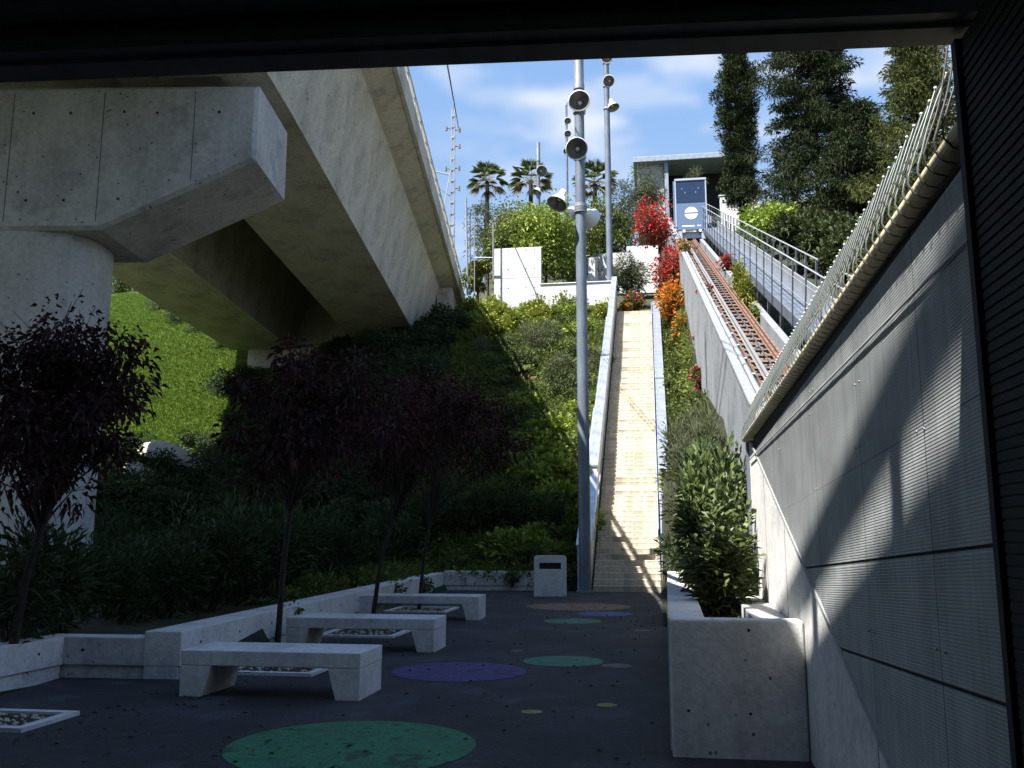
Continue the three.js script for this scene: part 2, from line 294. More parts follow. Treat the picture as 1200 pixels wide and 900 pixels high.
// painted discs on the asphalt
{
  const disc = (px, py, wpx, m, name, label) => {
    const c = atY(px, py, 0), e = atY(px + wpx / 2, py, 0), r = e.distanceTo(c), g = new THREE.CircleGeometry(r, 64).rotateX(-Math.PI / 2).translate(c.x, 0.004, c.z);
    const o = solo(name, label, 'ground marking', g, m, 'painted discs on the asphalt');
  };
  disc(412, 874, 291, 'paint_green', 'painted_disc', 'largest green disc painted on the asphalt in front of the benches');
  disc(538, 787, 158, 'paint_purple', 'painted_disc', 'purple disc painted on the asphalt beside the benches');
  disc(660, 775, 94, 'paint_green2', 'painted_disc', 'green disc painted on the asphalt right of the purple disc');
  disc(671, 728, 67, 'paint_green2', 'painted_disc', 'green disc painted on the asphalt just before the blue disc');
  disc(678, 711, 122, 'paint_orange', 'painted_disc', 'brownish orange disc painted on the asphalt before the litter bin');
  disc(709, 719.5, 66, 'paint_blue', 'painted_disc', 'blue disc painted on the asphalt touching the orange disc');
  disc(623, 834.5, 25, 'paint_yellow', 'painted_disc', 'tiny yellowish dot painted on the asphalt nearer the large green disc');
  disc(711, 826.5, 25, 'paint_yellow', 'painted_disc', 'tiny yellowish dot painted on the asphalt nearer the concrete planter');
  disc(723, 780.5, 36, 'paint_pale', 'painted_disc', 'faded grey dot painted on the asphalt beside the planter');
  disc(752, 739, 20, 'paint_pale', 'painted_disc', 'faded small grey dot near the foot of the stairway');
  disc(606, 763, 16, 'paint_orange', 'painted_disc', 'small worn orange dot beside the middle bench');
}

// fallen leaves on the asphalt
{
  const L = new Leaves(888); L.leaf(0, 0.002, 0, V3(1, 0.05, 0.1), 0.05, 0.03, [[0.10, 0.07, 0.03], [0.16, 0.11, 0.05]], 0); L.leaf(0.16, 0.002, 0.1, V3(0.4, 0.08, 1), 0.04, 0.022, [[0.06, 0.04, 0.03], [0.12, 0.08, 0.04]], 0);
  const r = RNG(12), pts = []; for (let k = 0; k < 900; k++) { const z = -5 - 21 * r(), e = r(), x = e < 0.5 ? -5.1 - (z + 9.6) * -0.06 + 0.15 + 2.2 * r() * r() : -5 + 5 * r(); if (inPlaza(x - 0.1, z)) pts.push([x, z]); }
  const im = new THREE.InstancedMesh(L.geo(), M.leaf, pts.length), m = new THREE.Matrix4(), q = new THREE.Quaternion(), e = new THREE.Euler();
  pts.forEach(([x, z], i) => { q.setFromEuler(e.set(0, r() * 6.28, 0)); m.compose(V3(x, 0.006, z), q, V3(1, 1, 1)); im.setMatrixAt(i, m); });
  im.name = 'fallen_leaves'; im.userData = { label: 'scattered fallen leaves on the asphalt square', category: 'leaf litter', kind: 'stuff' }; scene.add(im);
}
// ------------------------------------------------------------------ stairway
{
  const g = group('stairway', 'long straight beige stairway climbing the hillside between white parapets', 'stairway', [0, 0, -ST.d0]);
  const rise = ST.h / ST.n, run = (ST.d1 - ST.d0) / ST.n, W = ST.x1 - ST.x0, cx = (ST.x0 + ST.x1) / 2, r = RNG(5);
  const tread = [0, 1, 2, 3].map((k) => { const s = new THREE.Shape(); const b = -0.008; // step profile in (depth, height): nosing overhangs the riser
    s.moveTo(0.012, -0.30); s.lineTo(0.012, rise - 0.045); s.lineTo(-b, rise - 0.04); s.lineTo(-b, rise - 0.008); s.lineTo(-b + 0.008, rise); s.lineTo(run + 0.05, rise); s.lineTo(run + 0.05, -0.30);
    const e = new THREE.ExtrudeGeometry(s, { depth: W, bevelEnabled: false }).rotateY(Math.PI / 2); e.translate(ST.x0, 0, 0); const q = boxUV(plain(e)), uv = q.attributes.uv; for (let i = 0; i < uv.count; i++) uv.setXY(i, uv.getX(i) + k * 0.57 + 0.3 * k, uv.getY(i) + k * 0.41); return q; });
  for (let k = 0; k < ST.n; k++) { const o = new THREE.Mesh(tread[Math.floor(r() * 4)], M['step' + Math.floor(r() * 4)]); o.name = 'step'; o.position.set((r() - 0.5) * 0.004, k * rise, -k * run); g.add(o); }
  // parapets: stepped lengths of white concrete with a sloping coping
  const seg = (x0, x1, dA, dB, up, cop, name) => {
    const y = (d) => SLOPE * (d - ST.d0), zz = (d) => -(d - ST.d0);
    part(g, name, prismX([[zz(dA), y(dA) - 0.6], [zz(dB), y(dB) - 0.6], [zz(dB), y(dB) + up], [zz(dA), y(dA) + up]], x0, x1), 'white');
    part(g, 'coping', prismX([[zz(dA) + 0.02, y(dA) + up + 0.003], [zz(dB), y(dB) + up + 0.003], [zz(dB), y(dB) + up + 0.063], [zz(dA) + 0.02, y(dA) + up + 0.063]], x0 - cop, x1 + cop), 'coping');
  };
  const cuts = [26.3, 30.2, 34.4, 39.6, 44.3, 51.2];
  for (let k = 0; k < 5; k++) {
    seg(ST.x0 - 0.42 + 0.03 * k, ST.x0 - 0.06, cuts[k], cuts[k + 1] - 0.004, 1.42 + (k % 2 ? 0.09 : 0) - (k === 0 ? 0.12 : 0), 0.03, 'parapet_panel');
    if (k < 5) seg(ST.x1 + 0.05, ST.x1 + 0.40, cuts[k], Math.min(cuts[k + 1], 49.8) - 0.004, 0.34 + (k % 2 ? 0.05 : 0), 0.02, 'parapet_panel');
  }
  // thin handrail on the inner side of each parapet
  for (const [x, top] of [[ST.x0 + 0.03, 1.22], [ST.x1 - 0.02, 0.55]]) {
    const P = (d, u) => V3(x, SLOPE * (d - ST.d0) + u, -(d - ST.d0));
    part(g, 'handrail', [rod(P(26.8, top), P(49.2, top), 0.021, 0.021, 8)], 'galv', false);
    for (let d = 27.2; d < 49.2; d += 2.0) part(g, 'rail_bracket', [rod(P(d, top - 0.32), P(d, top), 0.012, 0.012, 6)], 'galv', false);
  }
  // top landing
  part(g, 'landing', bx(ST.x0 - 0.1, ST.x1 + 0.4, ST.h - 0.4, ST.h - 0.004, -(ST.d1 - ST.d0) - 0.06, -(ST.d1 - ST.d0) - 3), 'step1');
}

// ------------------------------------------------------------------ railway viaduct
{
  const g = group('railway_viaduct', 'wide concrete railway viaduct on twin box girders ending at the hillside', 'viaduct'); g.rotation.y = A;
  const s0 = -22, s1 = 55.4, s2 = 62, soff = 12.9, wt = 16.7, de = 17.1, pt = 18.7, cx = -12.4;
  const mir = (l) => 2 * cx - l;
  const off = (s) => -1.17 * sstep(23, 6, s);                        // unseen near end shifted sideways to steer its shadow on the clad wall
  const bend = (geo) => { const p = geo.attributes.position; for (let i = 0; i < p.count; i++) p.setX(i, p.getX(i) + off(-p.getZ(i))); return geo; };
  const longZ = (poly, z0, z1) => bend(new THREE.ExtrudeGeometry(new THREE.Shape(poly.map(([a, b]) => new THREE.Vector2(a, b))), { depth: z1 - z0, steps: 36, bevelEnabled: false }).translate(0, 0, z0));
  const girder = (a, b, at, bt) => longZ([[a, soff], [b, soff], [bt, wt], [at, wt]], -s1, -s0);
  part(g, 'box_girder', girder(-10.3, -6.44, -11.3, -5.47), 'bridge');
  part(g, 'box_girder', girder(mir(-6.44), mir(-10.3), mir(-5.47), mir(-11.3)), 'bridge');
  part(g, 'deck_slab', longZ([[mir(-4.6), wt + 0.45], [mir(-5.47), wt + 0.003], [-5.47, wt + 0.003], [-4.6, wt + 0.45], [-4.6, wt + 0.85], [mir(-4.6), wt + 0.85]], -s2, -s0), 'bridge');
  // precast cantilever panels along both edges, with joints between them
  const pl = 2.9; let n = 0;
  for (let s = s0; s < s2; s += pl) {
    const a = s + 0.012, b = Math.min(s2, s + pl) - 0.012;
    for (const m of [0, 1]) {
      const q = (l) => (m ? mir(l) : l), poly = [[q(-5.49), wt - 0.02], [q(-4.41), de - 0.015], [q(-4.41), de + 0.2], [q(-5.49), wt + 0.33]];
      part(g, 'cantilever_panel', bend(prismZ(m ? poly.reverse() : poly, -b, -a)), 'bridge');
      part(g, 'fascia_panel', bend(bx(q(-4.38), q(-4.52), de - 0.1, pt - 0.72, -a, -b)), 'bridge');
    }
  }
  // handrail above the fascia: a deep top rail on posts, open gap below it
  for (const m of [0, 1]) {
    const q = (l) => (m ? mir(l) : l);
    part(g, 'top_rail', bend(new THREE.BoxGeometry(0.08, 0.25, s2 - s0, 1, 1, 40).translate(q(-4.45), pt - 0.125, -(s0 + s2) / 2)), 'bridge');
    for (let s = s0 + 0.3; s < s2; s += 2.05) part(g, 'rail_post', bend(bx(q(-4.4), q(-4.5), pt - 0.73, pt - 0.245, -s, -s - 0.12)), 'galv');
  }
  // drip pipe and cracks on the near girder are marks in its material; abutment closes the end
  part(g, 'abutment', bx(-6.0, mir(-7.5), 2, wt - 0.01, -s1 - 0.02, -s1 - 2), 'bridge');
  part(g, 'wing_wall', bx(-4.7, -5.6, 8, wt - 0.05, -s1 + 0.6, -s1 - 3), 'bridge');
  part(g, 'ballast_bed', bx(mir(-5.8), -5.8, wt + 0.853, wt + 1.05, -s0, -s1 - 40), 'soil');
}
{
  const p = VP(-12.4, 0, 22);
  const g = group('viaduct_pier', 'thick white concrete pier with a hammerhead cap under the viaduct', 'pier', [p.x, 0, p.z]); g.rotation.y = A;
  const sh = new THREE.Shape(); const hw = 1.8, hd = 1.3, N = 48; for (let k = 0; k <= N; k++) { const a = k / N * 2 * Math.PI, c = Math.cos(a), s = Math.sin(a), e = 0.62; const x = hw * Math.sign(c) * Math.pow(Math.abs(c), e), y = hd * Math.sign(s) * Math.pow(Math.abs(s), e); k ? sh.lineTo(x, y) : sh.moveTo(x, y); }
  part(g, 'column', toCreasedNormals(new THREE.ExtrudeGeometry(sh, { depth: 9.4, bevelEnabled: false }).rotateX(-Math.PI / 2).translate(0, -0.6, 0), 0.6), 'pier');
  const top = 12.18, e0 = 10.42, r0 = 8.75, X1 = 5.82, K = 2.3;
  const s = new THREE.Shape([[-X1, e0], [-K, r0], [K, r0], [X1, e0], [X1, top], [-X1, top]].map(([a, b]) => new THREE.Vector2(a, b)));
  const cap = part(g, 'pier_cap', new THREE.ExtrudeGeometry(s, { depth: 2.6, bevelEnabled: true, bevelSize: 0.09, bevelThickness: 0.09, bevelSegments: 1 }).translate(0, 0, -1.3), 'pier');
  for (const x of [-4.4, -2.2, 0, 2.2, 4.4]) { const yb = Math.abs(x) > K ? r0 + (Math.abs(x) - K) / (X1 - K) * (e0 - r0) : r0; part(cap, 'form_joint', bx(x - 0.009, x + 0.009, yb + 0.1, top - 0.08, 1.386, 1.394), 'groove'); }
  for (const x of [-4.9, -3.7, -2.7, -1.2, 0.5, 1.4, 2.7, 3.5, 5.0]) for (const y of [9.4, 11.6]) { if (y < 10 && Math.abs(x) > 3) continue; part(cap, 'tie_hole', new THREE.CylinderGeometry(0.035, 0.035, 0.012, 10).rotateX(Math.PI / 2).translate(x, y + 0.06 * Math.sin(x * 7), 1.391), 'black'); }
  for (const x of [-4.1, 4.1]) part(g, 'bearing', bx(x - 0.6, x + 0.6, top + 0.09, 12.896, -0.6, 0.6), 'groove');
}
// catenary mast, brackets and wires beside the viaduct
{
  const sM = 55, lM = -4.75, b = VP(lM, 17.4, sM);
  const g = group('catenary_mast', 'tall galvanised lattice mast for railway wires at the viaduct edge', 'mast', [b.x, b.y, b.z]); g.rotation.y = A;
  const H = 11.0, w0 = 0.30, w1 = 0.17, wd = (y) => w0 + (w1 - w0) * y / H;
  for (const sx of [-1, 1]) for (const sz of [-1, 1]) part(g, 'leg', beam(V3(sx * w0 / 2, 0, sz * w0 / 2), V3(sx * w1 / 2, H, sz * w1 / 2), 0.06, 0.06), 'galv');
  for (let y = 0.4; y < H; y += 0.72) { const w = wd(y); for (const s of [-1, 1]) { part(g, 'batten', bx(-w / 2, w / 2, y, y + 0.12, s * w / 2 + s * 0.032, s * w / 2 + s * 0.042), 'galv'); part(g, 'batten', bx(s * w / 2 + s * 0.032, s * w / 2 + s * 0.042, y, y + 0.12, -w / 2, w / 2), 'galv'); } }
  part(g, 'top_spike', rod(V3(0, H, 0), V3(0, H + 0.9, 0), 0.035, 0.03, 6), 'galv');
  part(g, 'bracket_arm', rod(V3(-0.1, 6.6, 0), V3(-2.4, 7.2, 0), 0.045, 0.04, 6), 'galv');
  part(g, 'bracket_arm', rod(V3(-0.1, 5.2, 0), V3(-2.4, 7.0, 0), 0.035, 0.035, 6), 'galv');
  part(g, 'stay_rod', rod(V3(-1.1, 0.4, 0.6), V3(-0.12, 7.0, 0), 0.03, 0.03, 6), 'galv');
  for (const [y, sx] of [[9.6, 1], [9.7, -1], [8.5, 1], [7.0, -1], [7.05, 1], [5.7, 1]]) part(g, 'insulator', [rod(V3(sx * 0.12, y, 0), V3(sx * 0.42, y + 0.05, 0), 0.03, 0.03, 6), rod(V3(sx * 0.42, y - 0.12, 0), V3(sx * 0.42, y + 0.18, 0), 0.075, 0.05, 8)], 'insul', false);
  const wire = (l, y, sB, label) => solo('overhead_wire', label, 'wire', rod(VP(l, y, -20), VP(lM + 0.35, 17.4 + 9.75, sB), 0.022, 0.022, 5), 'wire', 'railway wires along the viaduct', false);
  wire(-4.3, 26.9, sM, 'dark railway wire running from lattice mast along viaduct edge');
  wire(-4.7, 26.6, sM, 'second paler railway wire running from lattice mast above viaduct edge');
}

// ------------------------------------------------------------------ low white walls round the square
{
  const wall = (name, label, a, b, h, th, off) => { // from a to b [x,z], height h, thickness th (outwards), recessed foot
    const L = Math.hypot(b[0] - a[0], b[1] - a[1]), g = group(name, label, 'wall', [a[0], 0, a[1]], 'low walls round the square'); g.rotation.y = -Math.atan2(b[1] - a[1], b[0] - a[0]);
    part(g, 'wall_body', rbx(0, L, 0.13, h, off ? 0 : -th, off ? th : 0, 0.015), 'white');
    part(g, 'foot', bx(0.004, L - 0.004, -0.05, 0.134, off ? 0.03 : -th + 0.02, off ? th - 0.02 : -0.03), 'white');
    for (let x = 0.5; x < L; x += 1.15) part(g, 'tie_hole', new THREE.CylinderGeometry(0.017, 0.017, 0.006, 8).rotateX(Math.PI / 2).translate(x, h * 0.68, off ? -0.001 : 0.001), 'black');
  };
  wall('low_wall', 'short low white wall turning toward the purple leaved tree', [-6.75, 4], [-6.42, -9.55], 0.43, 0.3, false);
  wall('low_wall', 'low white wall section parallel to the nearest bench', [-6.70, -9.54], [-5.08, -9.6], 0.431, 0.3, false);
  wall('low_wall', 'long low white wall running behind the three benches', [-5.08, -9.6], [-6.1, -26.7], 0.50, 0.42, false);
  wall('low_wall', 'low white wall at the foot of the slope beside the litter bin', [-6.1, -26.72], [-3.3, -26.75], 0.55, 0.3, false);
}
// benches
{
  const bench = (x0, x1, zf, label) => {
    const L = x1 - x0, D = 0.72, g = group('concrete_bench', label, 'bench', [x0, 0, zf], 'concrete benches in a row');
    part(g, 'seat_slab', rbx(0, L, 0.285, 0.43, -D, 0, 0.012), 'white');
    const leg = (sx) => { const s = new THREE.Shape([[0, 0], [0.22, 0], [0.30, 0.279], [0, 0.279]].map(([a, b]) => new THREE.Vector2(a, b))); const e = new THREE.ExtrudeGeometry(s, { depth: D - 0.03, bevelEnabled: true, bevelSize: 0.008, bevelThickness: 0.008, bevelSegments: 1 }).translate(0.009, 0.0, -D + 0.02); if (sx) { e.scale(-1, 1, 1); const q = plain(e), p = q.attributes.position, n = q.attributes.normal; for (let i = 0; i < p.count; i += 3) { for (const at of [p, n]) { const a = [at.getX(i + 1), at.getY(i + 1), at.getZ(i + 1)]; at.setXYZ(i + 1, at.getX(i + 2), at.getY(i + 2), at.getZ(i + 2)); at.setXYZ(i + 2, ...a); } } q.translate(L, 0, 0); return q; } return e; };
    part(g, 'leg', leg(0), 'white'); part(g, 'leg', leg(1), 'white');
  };
  bench(-4.56, -2.76, -8.62, 'white concrete bench nearest the largest green disc');
  bench(-5.0, -2.93, -12.3, 'middle white concrete bench between the other two benches');
  bench(-5.55, -3.24, -17.1, 'white concrete bench farthest from the large green disc');
}
// tree pits
{
  const pit = (x0, x1, z0, z1, label) => {
    const g = group('tree_pit', label, 'tree pit', [x0, 0, z0]), W = x1 - x0, D = z0 - z1, t = 0.09;
    part(g, 'frame_bar', bx(0, W, -0.02, 0.035, 0, -t), 'white'); part(g, 'frame_bar', bx(0, W, -0.02, 0.035, -D + t, -D), 'white'); part(g, 'frame_bar', bx(0, t, -0.02, 0.033, -t - 0.002, -D + t + 0.002), 'white'); part(g, 'frame_bar', bx(W - t, W, -0.02, 0.033, -t - 0.002, -D + t + 0.002), 'white');
    part(g, 'soil', bx(t, W - t, -0.02, 0.012, -t, -D + t), 'soil');
    const r = RNG(Math.round(z0 * 10)), st = []; for (let k = 0; k < 60; k++) st.push(new THREE.IcosahedronGeometry(0.012 + r() * 0.02, 0).scale(1, 0.7, 1).translate(t + 0.05 + r() * (W - 2 * t - 0.1), 0.016, -t - 0.05 - r() * (D - 2 * t - 0.1)));
    const q = part(g, 'pebbles', st, 'stone'); q.userData.kind = 'stuff';
  };
  const a = atY(80, 842, 0);
  pit(a.x - 1.15, a.x, -6.85, -7.6, 'square tree pit with pale frame in front of the nearest bench');
  pit(-4.85, -3.75, -10.0, -11.1, 'square tree pit with pale frame behind the nearest bench');
  pit(-5.2, -3.95, -13.9, -15.2, 'square tree pit with pale frame behind the middle bench');
  pit(-5.5, -4.2, -18.6, -19.9, 'square tree pit with pale frame behind the farthest bench');
}
// litter bin
{
  const p = atY(645, 699, 0), g = group('litter_bin', 'white concrete litter bin with dark slot by the lamp post', 'litter bin', [p.x, 0, p.z]); g.rotation.y = 0.1;
  const s = new THREE.Shape(); const w = 0.41, h = 1.03, r = 0.07; s.moveTo(-w, 0); s.lineTo(w, 0); s.lineTo(w, h - r); s.absarc(w - r, h - r, r, 0, Math.PI / 2); s.lineTo(-w + r, h); s.absarc(-w + r, h - r, r, Math.PI / 2, Math.PI);
  const hole = new THREE.Path(); hole.moveTo(-0.29, 0.68); hole.lineTo(-0.29, 0.86); hole.lineTo(0.29, 0.86); hole.lineTo(0.29, 0.68); s.holes.push(hole);
  part(g, 'front_panel', new THREE.ExtrudeGeometry(s, { depth: 0.06, bevelEnabled: true, bevelSize: 0.012, bevelThickness: 0.012, bevelSegments: 2 }).translate(0, 0, -0.07), 'white');
  part(g, 'body', rbx(-0.41, 0.41, 0, 1.02, -0.75, -0.09, 0.05), 'white');
  part(g, 'slot_lining', bx(-0.3, 0.3, 0.67, 0.87, -0.088, -0.0845), 'black');
}
// ------------------------------------------------------------------ planter by the clad wall
{
  const g = group('concrete_planter', 'tall white concrete planter box beside the clad wall', 'planter', [0, 0, -6.82]);
  part(g, 'front_wall', rbx(0.085, XW - 0.004, -0.05, 0.93, 0, -0.2, 0.022, 3), 'white');
  const s = new THREE.Shape([[0.085, 0.203], [0.33, 0.203], [0.50, 9.6], [0.20, 9.6]].map(([a, b]) => new THREE.Vector2(a, b)));
  part(g, 'side_wall', new THREE.ExtrudeGeometry(s, { depth: 0.975, bevelEnabled: true, bevelSize: 0.012, bevelThickness: 0.012, bevelSegments: 2 }).rotateX(-Math.PI / 2).translate(0, -0.06, 0), 'white');
  part(g, 'inner_ledge', prismX([[-0.203, 0.3], [-4.1, 0.3], [-4.1, 0.96], [-0.203, 0.86]], XW - 0.26, XW - 0.004), 'wallbase');
  part(g, 'soil_bed', prismX([[-0.19, 0.2], [-9.6, 0.2], [-9.6, 0.86], [-2.2, 0.80], [-0.19, 0.70]], 0.3, XW - 0.01), 'soil');
  for (const [x, y] of [[0.63, 0.86], [0.62, 0.30], [0.2, 0.31]]) part(g, 'tie_hole', new THREE.CylinderGeometry(0.011, 0.011, 0.006, 10).rotateX(Math.PI / 2).translate(x, y, 0.0005), 'black');
}
// ------------------------------------------------------------------ clad wall on the right
const WALL = { n: 2.72, f: 10.05 };
const wTop = (d) => 2.72 + (2.52 - 2.72) * (d - 2.94) / (9.86 - 2.94);
const wBase = (d) => 0.51 + (2.37 - 0.51) * (d - 4.53) / (9.51 - 4.53);  // top edge of the raking concrete base
{
  const g = group('clad_wall', 'grey metal clad wall on a raking white concrete base with wire topped coping', 'wall', [XW, 0, 0]);
  // concrete base
  const d0 = 1.2, base = prismX([[-d0, -0.4], [-WALL.f, -0.4], [-WALL.f, wBase(WALL.f) - 0.06], [-9.9, wBase(9.75)], [-3.0, wBase(3.0)], [-d0, -0.15]], 0, 0.3);
  part(g, 'concrete_base', base, 'wallbase');
  for (const d of [4.75, 7.6, 8.85]) part(g, 'base_joint', bx(-0.002, 0.002, -0.1, wBase(d) - 0.01, -d, -d - 0.012), 'groove');
  // ribbed cladding panels, proud of the base: clipped at the rake
  const cols = [2.0, 3.62, 4.72, 6.0, 7.6, 9.55], rows = [-0.35, 0.1, 0.56, 1.02, 1.48, 1.94, 2.68];
  const drop = (d) => (d - 2.94) * -0.05;
  const pitch = 0.013;
  for (let c = 0; c < cols.length - 1; c++) for (let k = 0; k < rows.length - 1; k++) {
    const a = cols[c] + 0.004, b = cols[c + 1] - 0.004, y0 = rows[k] + (k === 5 ? 0.002 : 0.006), y1 = rows[k + 1] - (k === 4 ? 0.002 : 0.006);
    const pos = [];
    const ribs = Math.round((y1 - y0) / pitch), tri = (p, q, e) => pos.push(...p, ...q, ...e);
    const NS = rows[k] + drop(b) > wBase(b) ? 2 : 16;
    const clipLow = (d) => wBase(d) + 0.004;
    const prof = []; for (let i = 0; i < ribs; i++) { const y = y0 + i * pitch; prof.push([y, -0.0075], [y + pitch * 0.55, -0.0078], [y + pitch * 0.65, -0.0058], [y + pitch * 0.92, -0.0058]); } prof.push([y1, -0.0075]);
    for (let i = 0; i < NS; i++) {
      const da = a + (b - a) * i / NS, db = a + (b - a) * (i + 1) / NS;
      for (let q = 0; q < prof.length - 1; q++) {
        const [ya, xa] = prof[q], [yb, xb] = prof[q + 1]; const A1 = ya + drop(da), A2 = yb + drop(da), B1 = ya + drop(db), B2 = yb + drop(db), ca = clipLow(da), cb = clipLow(db);
        if (A2 <= ca && B2 <= cb) continue;
        const P = [[xa, Math.max(A1, Math.min(ca, A2)), -da], [xa, Math.max(B1, Math.min(cb, B2)), -db], [xb, Math.max(B2, Math.min(cb, B2)), -db], [xb, A2, -da]];
        tri(P[0], P[2], P[1]); tri(P[0], P[3], P[2]);
      }
    }
    if (!pos.length) continue;
    const q = new THREE.BufferGeometry(); q.setAttribute('position', new THREE.Float32BufferAttribute(pos, 3)); q.computeVertexNormals();
    part(g, 'cladding_panel', q, 'panel');
  }
  part(g, 'base_flashing', beam(V3(-0.005, wBase(2.9) + 0.004, -2.9), V3(-0.005, wBase(9.72) + 0.004, -9.72), 0.022, 0.03), 'panel');
  // backing sheet behind the panel joints
  part(g, 'backing_sheet', prismX([[-1.2, -0.14], [-2.6, -0.16], [-3, wBase(3)], [-9.7, wBase(9.7)], [-9.7, wTop(9.7) - 0.01], [-1.2, wTop(1.2) - 0.01]], 0.012, 0.06), 'darkmetal');
  for (const [d, y] of [[3.66, 1.9], [4.75, 1.94], [6.03, 1.8], [4.68, 2.25], [6.05, 2.28], [7.63, 2.2], [3.6, 1.1], [4.7, 1.06], [6.0, 2.42], [7.6, 2.35]]) for (const e of [-0.05, 0.05]) part(g, 'rivet', new THREE.SphereGeometry(0.006, 8, 6).translate(-0.009, y, -d + e), 'wirem', false);
  // end post
  part(g, 'end_post', bx(-0.03, 0.05, 0.7, 2.6, -WALL.f - 0.004, -WALL.f - 0.10), 'postpaint');
  // cream coping, rounded front, slightly overhanging
  const cs = new THREE.Shape(); cs.moveTo(0.14, 0); cs.lineTo(0.14, 0.056); cs.lineTo(-0.04, 0.056); cs.absarc(-0.045, 0.028, 0.028, Math.PI / 2, Math.PI * 1.5); cs.lineTo(0.14, 0);
  const cl = 7, c0 = 2.76, dz = (WALL.f - c0) / cl;
  for (let k = 0; k < cl; k++) { const a = c0 + k * dz + 0.004, b = c0 + (k + 1) * dz - 0.004, e = new THREE.ExtrudeGeometry(cs, { depth: b - a, bevelEnabled: false, curveSegments: 10 }).translate(0, 0, -b); const p = e.attributes.position; for (let i = 0; i < p.count; i++) p.setY(i, p.getY(i) + wTop(-p.getZ(i)) - 0.012); const q = plain(e); q.computeVertexNormals(); part(g, 'coping_block', toCreasedNormals(q, 0.7), 'cream'); }
  // wire screen standing on and curling over the coping
  const up = 0.38, sp = 0.098, r = RNG(77); let i = 0;
  for (let d = 2.9; d < WALL.f; d += sp, i++) {
    const y = wTop(d), tall = i < 3 ? 0.12 : 0, jx = (r() - 0.5) * 0.008;
    const pts = [V3(-0.02, y - 0.03, -d), V3(-0.06, y - 0.018, -d), V3(-0.088 + jx, y + 0.03, -d), V3(-0.07 + jx, y + 0.10, -d), V3(-0.03, y + 0.22, -d), V3(0.03 + jx, y + up + tall, -d + (r() - 0.5) * 0.01)];
    part(g, 'screen_wire', new THREE.TubeGeometry(new THREE.CatmullRomCurve3(pts), 14, 0.0036, 5), i < 3 ? 'wire' : 'wirem', false);
    if (i >= 3) part(g, 'wire_cap', new THREE.SphereGeometry(0.0062, 8, 6).translate(0.03 + jx, y + up + 0.006, -d), 'lampwhite', false);
  }
  for (const [x, u] of [[0.028, up - 0.01], [0.016, up - 0.05], [0.004, up - 0.09], [-0.008, up - 0.13], [-0.022, up - 0.17], [-0.04, 0.19], [-0.055, 0.15], [-0.072, 0.10]]) part(g, 'line_wire', rod(V3(x, wTop(3.2) + u, -3.2), V3(x, wTop(WALL.f) + u, -WALL.f), 0.0036, 0.0036, 5), 'wirem', false);
  // light weatherproof conduit with drips under the coping
  part(g, 'conduit', rod(V3(-0.02, wTop(2.9) - 0.30, -2.9), V3(-0.02, wTop(9.9) - 0.22, -9.9), 0.006, 0.006, 6), 'panel', false);
}
// dark station front standing next to the clad wall, and its canopy overhead
{
  const g = group('louvred_wall', 'dark louvred station wall closing the right side under the canopy', 'wall', [XW - 0.1, 0, 0]);
  part(g, 'wall_core', bx(0.012, 1.2, -0.1, 2.94, -2.66, 6), 'black');
  for (let y = 0.02; y < 2.88; y += 0.03) part(g, 'louvre', prismZ([[0.010, y], [0.010, y + 0.026], [0.007, y + 0.02], [0.006, y]], -2.655, 1.0), 'black');
  part(g, 'corner_trim', bx(-0.008, 0.03, -0.1, 2.94, -2.662, -2.70), 'black');
}
{
  const CH = 2.96, a = atY(0, 97, CH), b = atY(1130, 52, CH), ang = Math.atan2(-(b.z - a.z), b.x - a.x);
  const g = group('canopy', 'dark ribbed metal canopy roof overhead with a thin edge beam', 'canopy', [a.x, CH, a.z]); g.rotation.y = ang;
  const W0 = -11, W1 = 3.3;
  part(g, 'edge_beam', bx(W0, W1, 0, 0.34, 0, 0.10), 'canopym');
  part(g, 'edge_lip', bx(W0, W1, 0.012, 0.05, 0.103, 0.16), 'canopym');
  for (let k = 0; k < 26; k++) part(g, 'soffit_board', bx(W0, W1, 0.10 + (k % 2) * 0.012, 0.14, 0.17 + k * 0.115, 0.17 + k * 0.115 + 0.109), 'canopym');
  part(g, 'roof_slab', bx(W0, W1, 0.15, 0.33, 0.102, 9), 'canopym');
  for (const x of [W0 + 0.1, W0 + 0.1]) part(g, 'post', rod(V3(x, -CH, 4.5), V3(x, 0.15, 4.5), 0.08, 0.08, 12), 'canopym');
  const r = group('added_hall', 'unseen grey concrete hall added behind the canopy to block sky light', 'wall', [0, 0, 0]);
  part(r, 'rear_wall', bx(-16, 12, -0.1, 3.08, 5.8, 6.0), 'trough');
  part(r, 'added_sky_block', bx(-16, 14, 3.40, 15.5, 2.2, 12), 'trough');  // unseen block added to cut sky light falling on the square
  part(r, 'side_wall', bx(2.2, 12, -0.1, 3.08, 1.2, 5.78), 'trough');
}

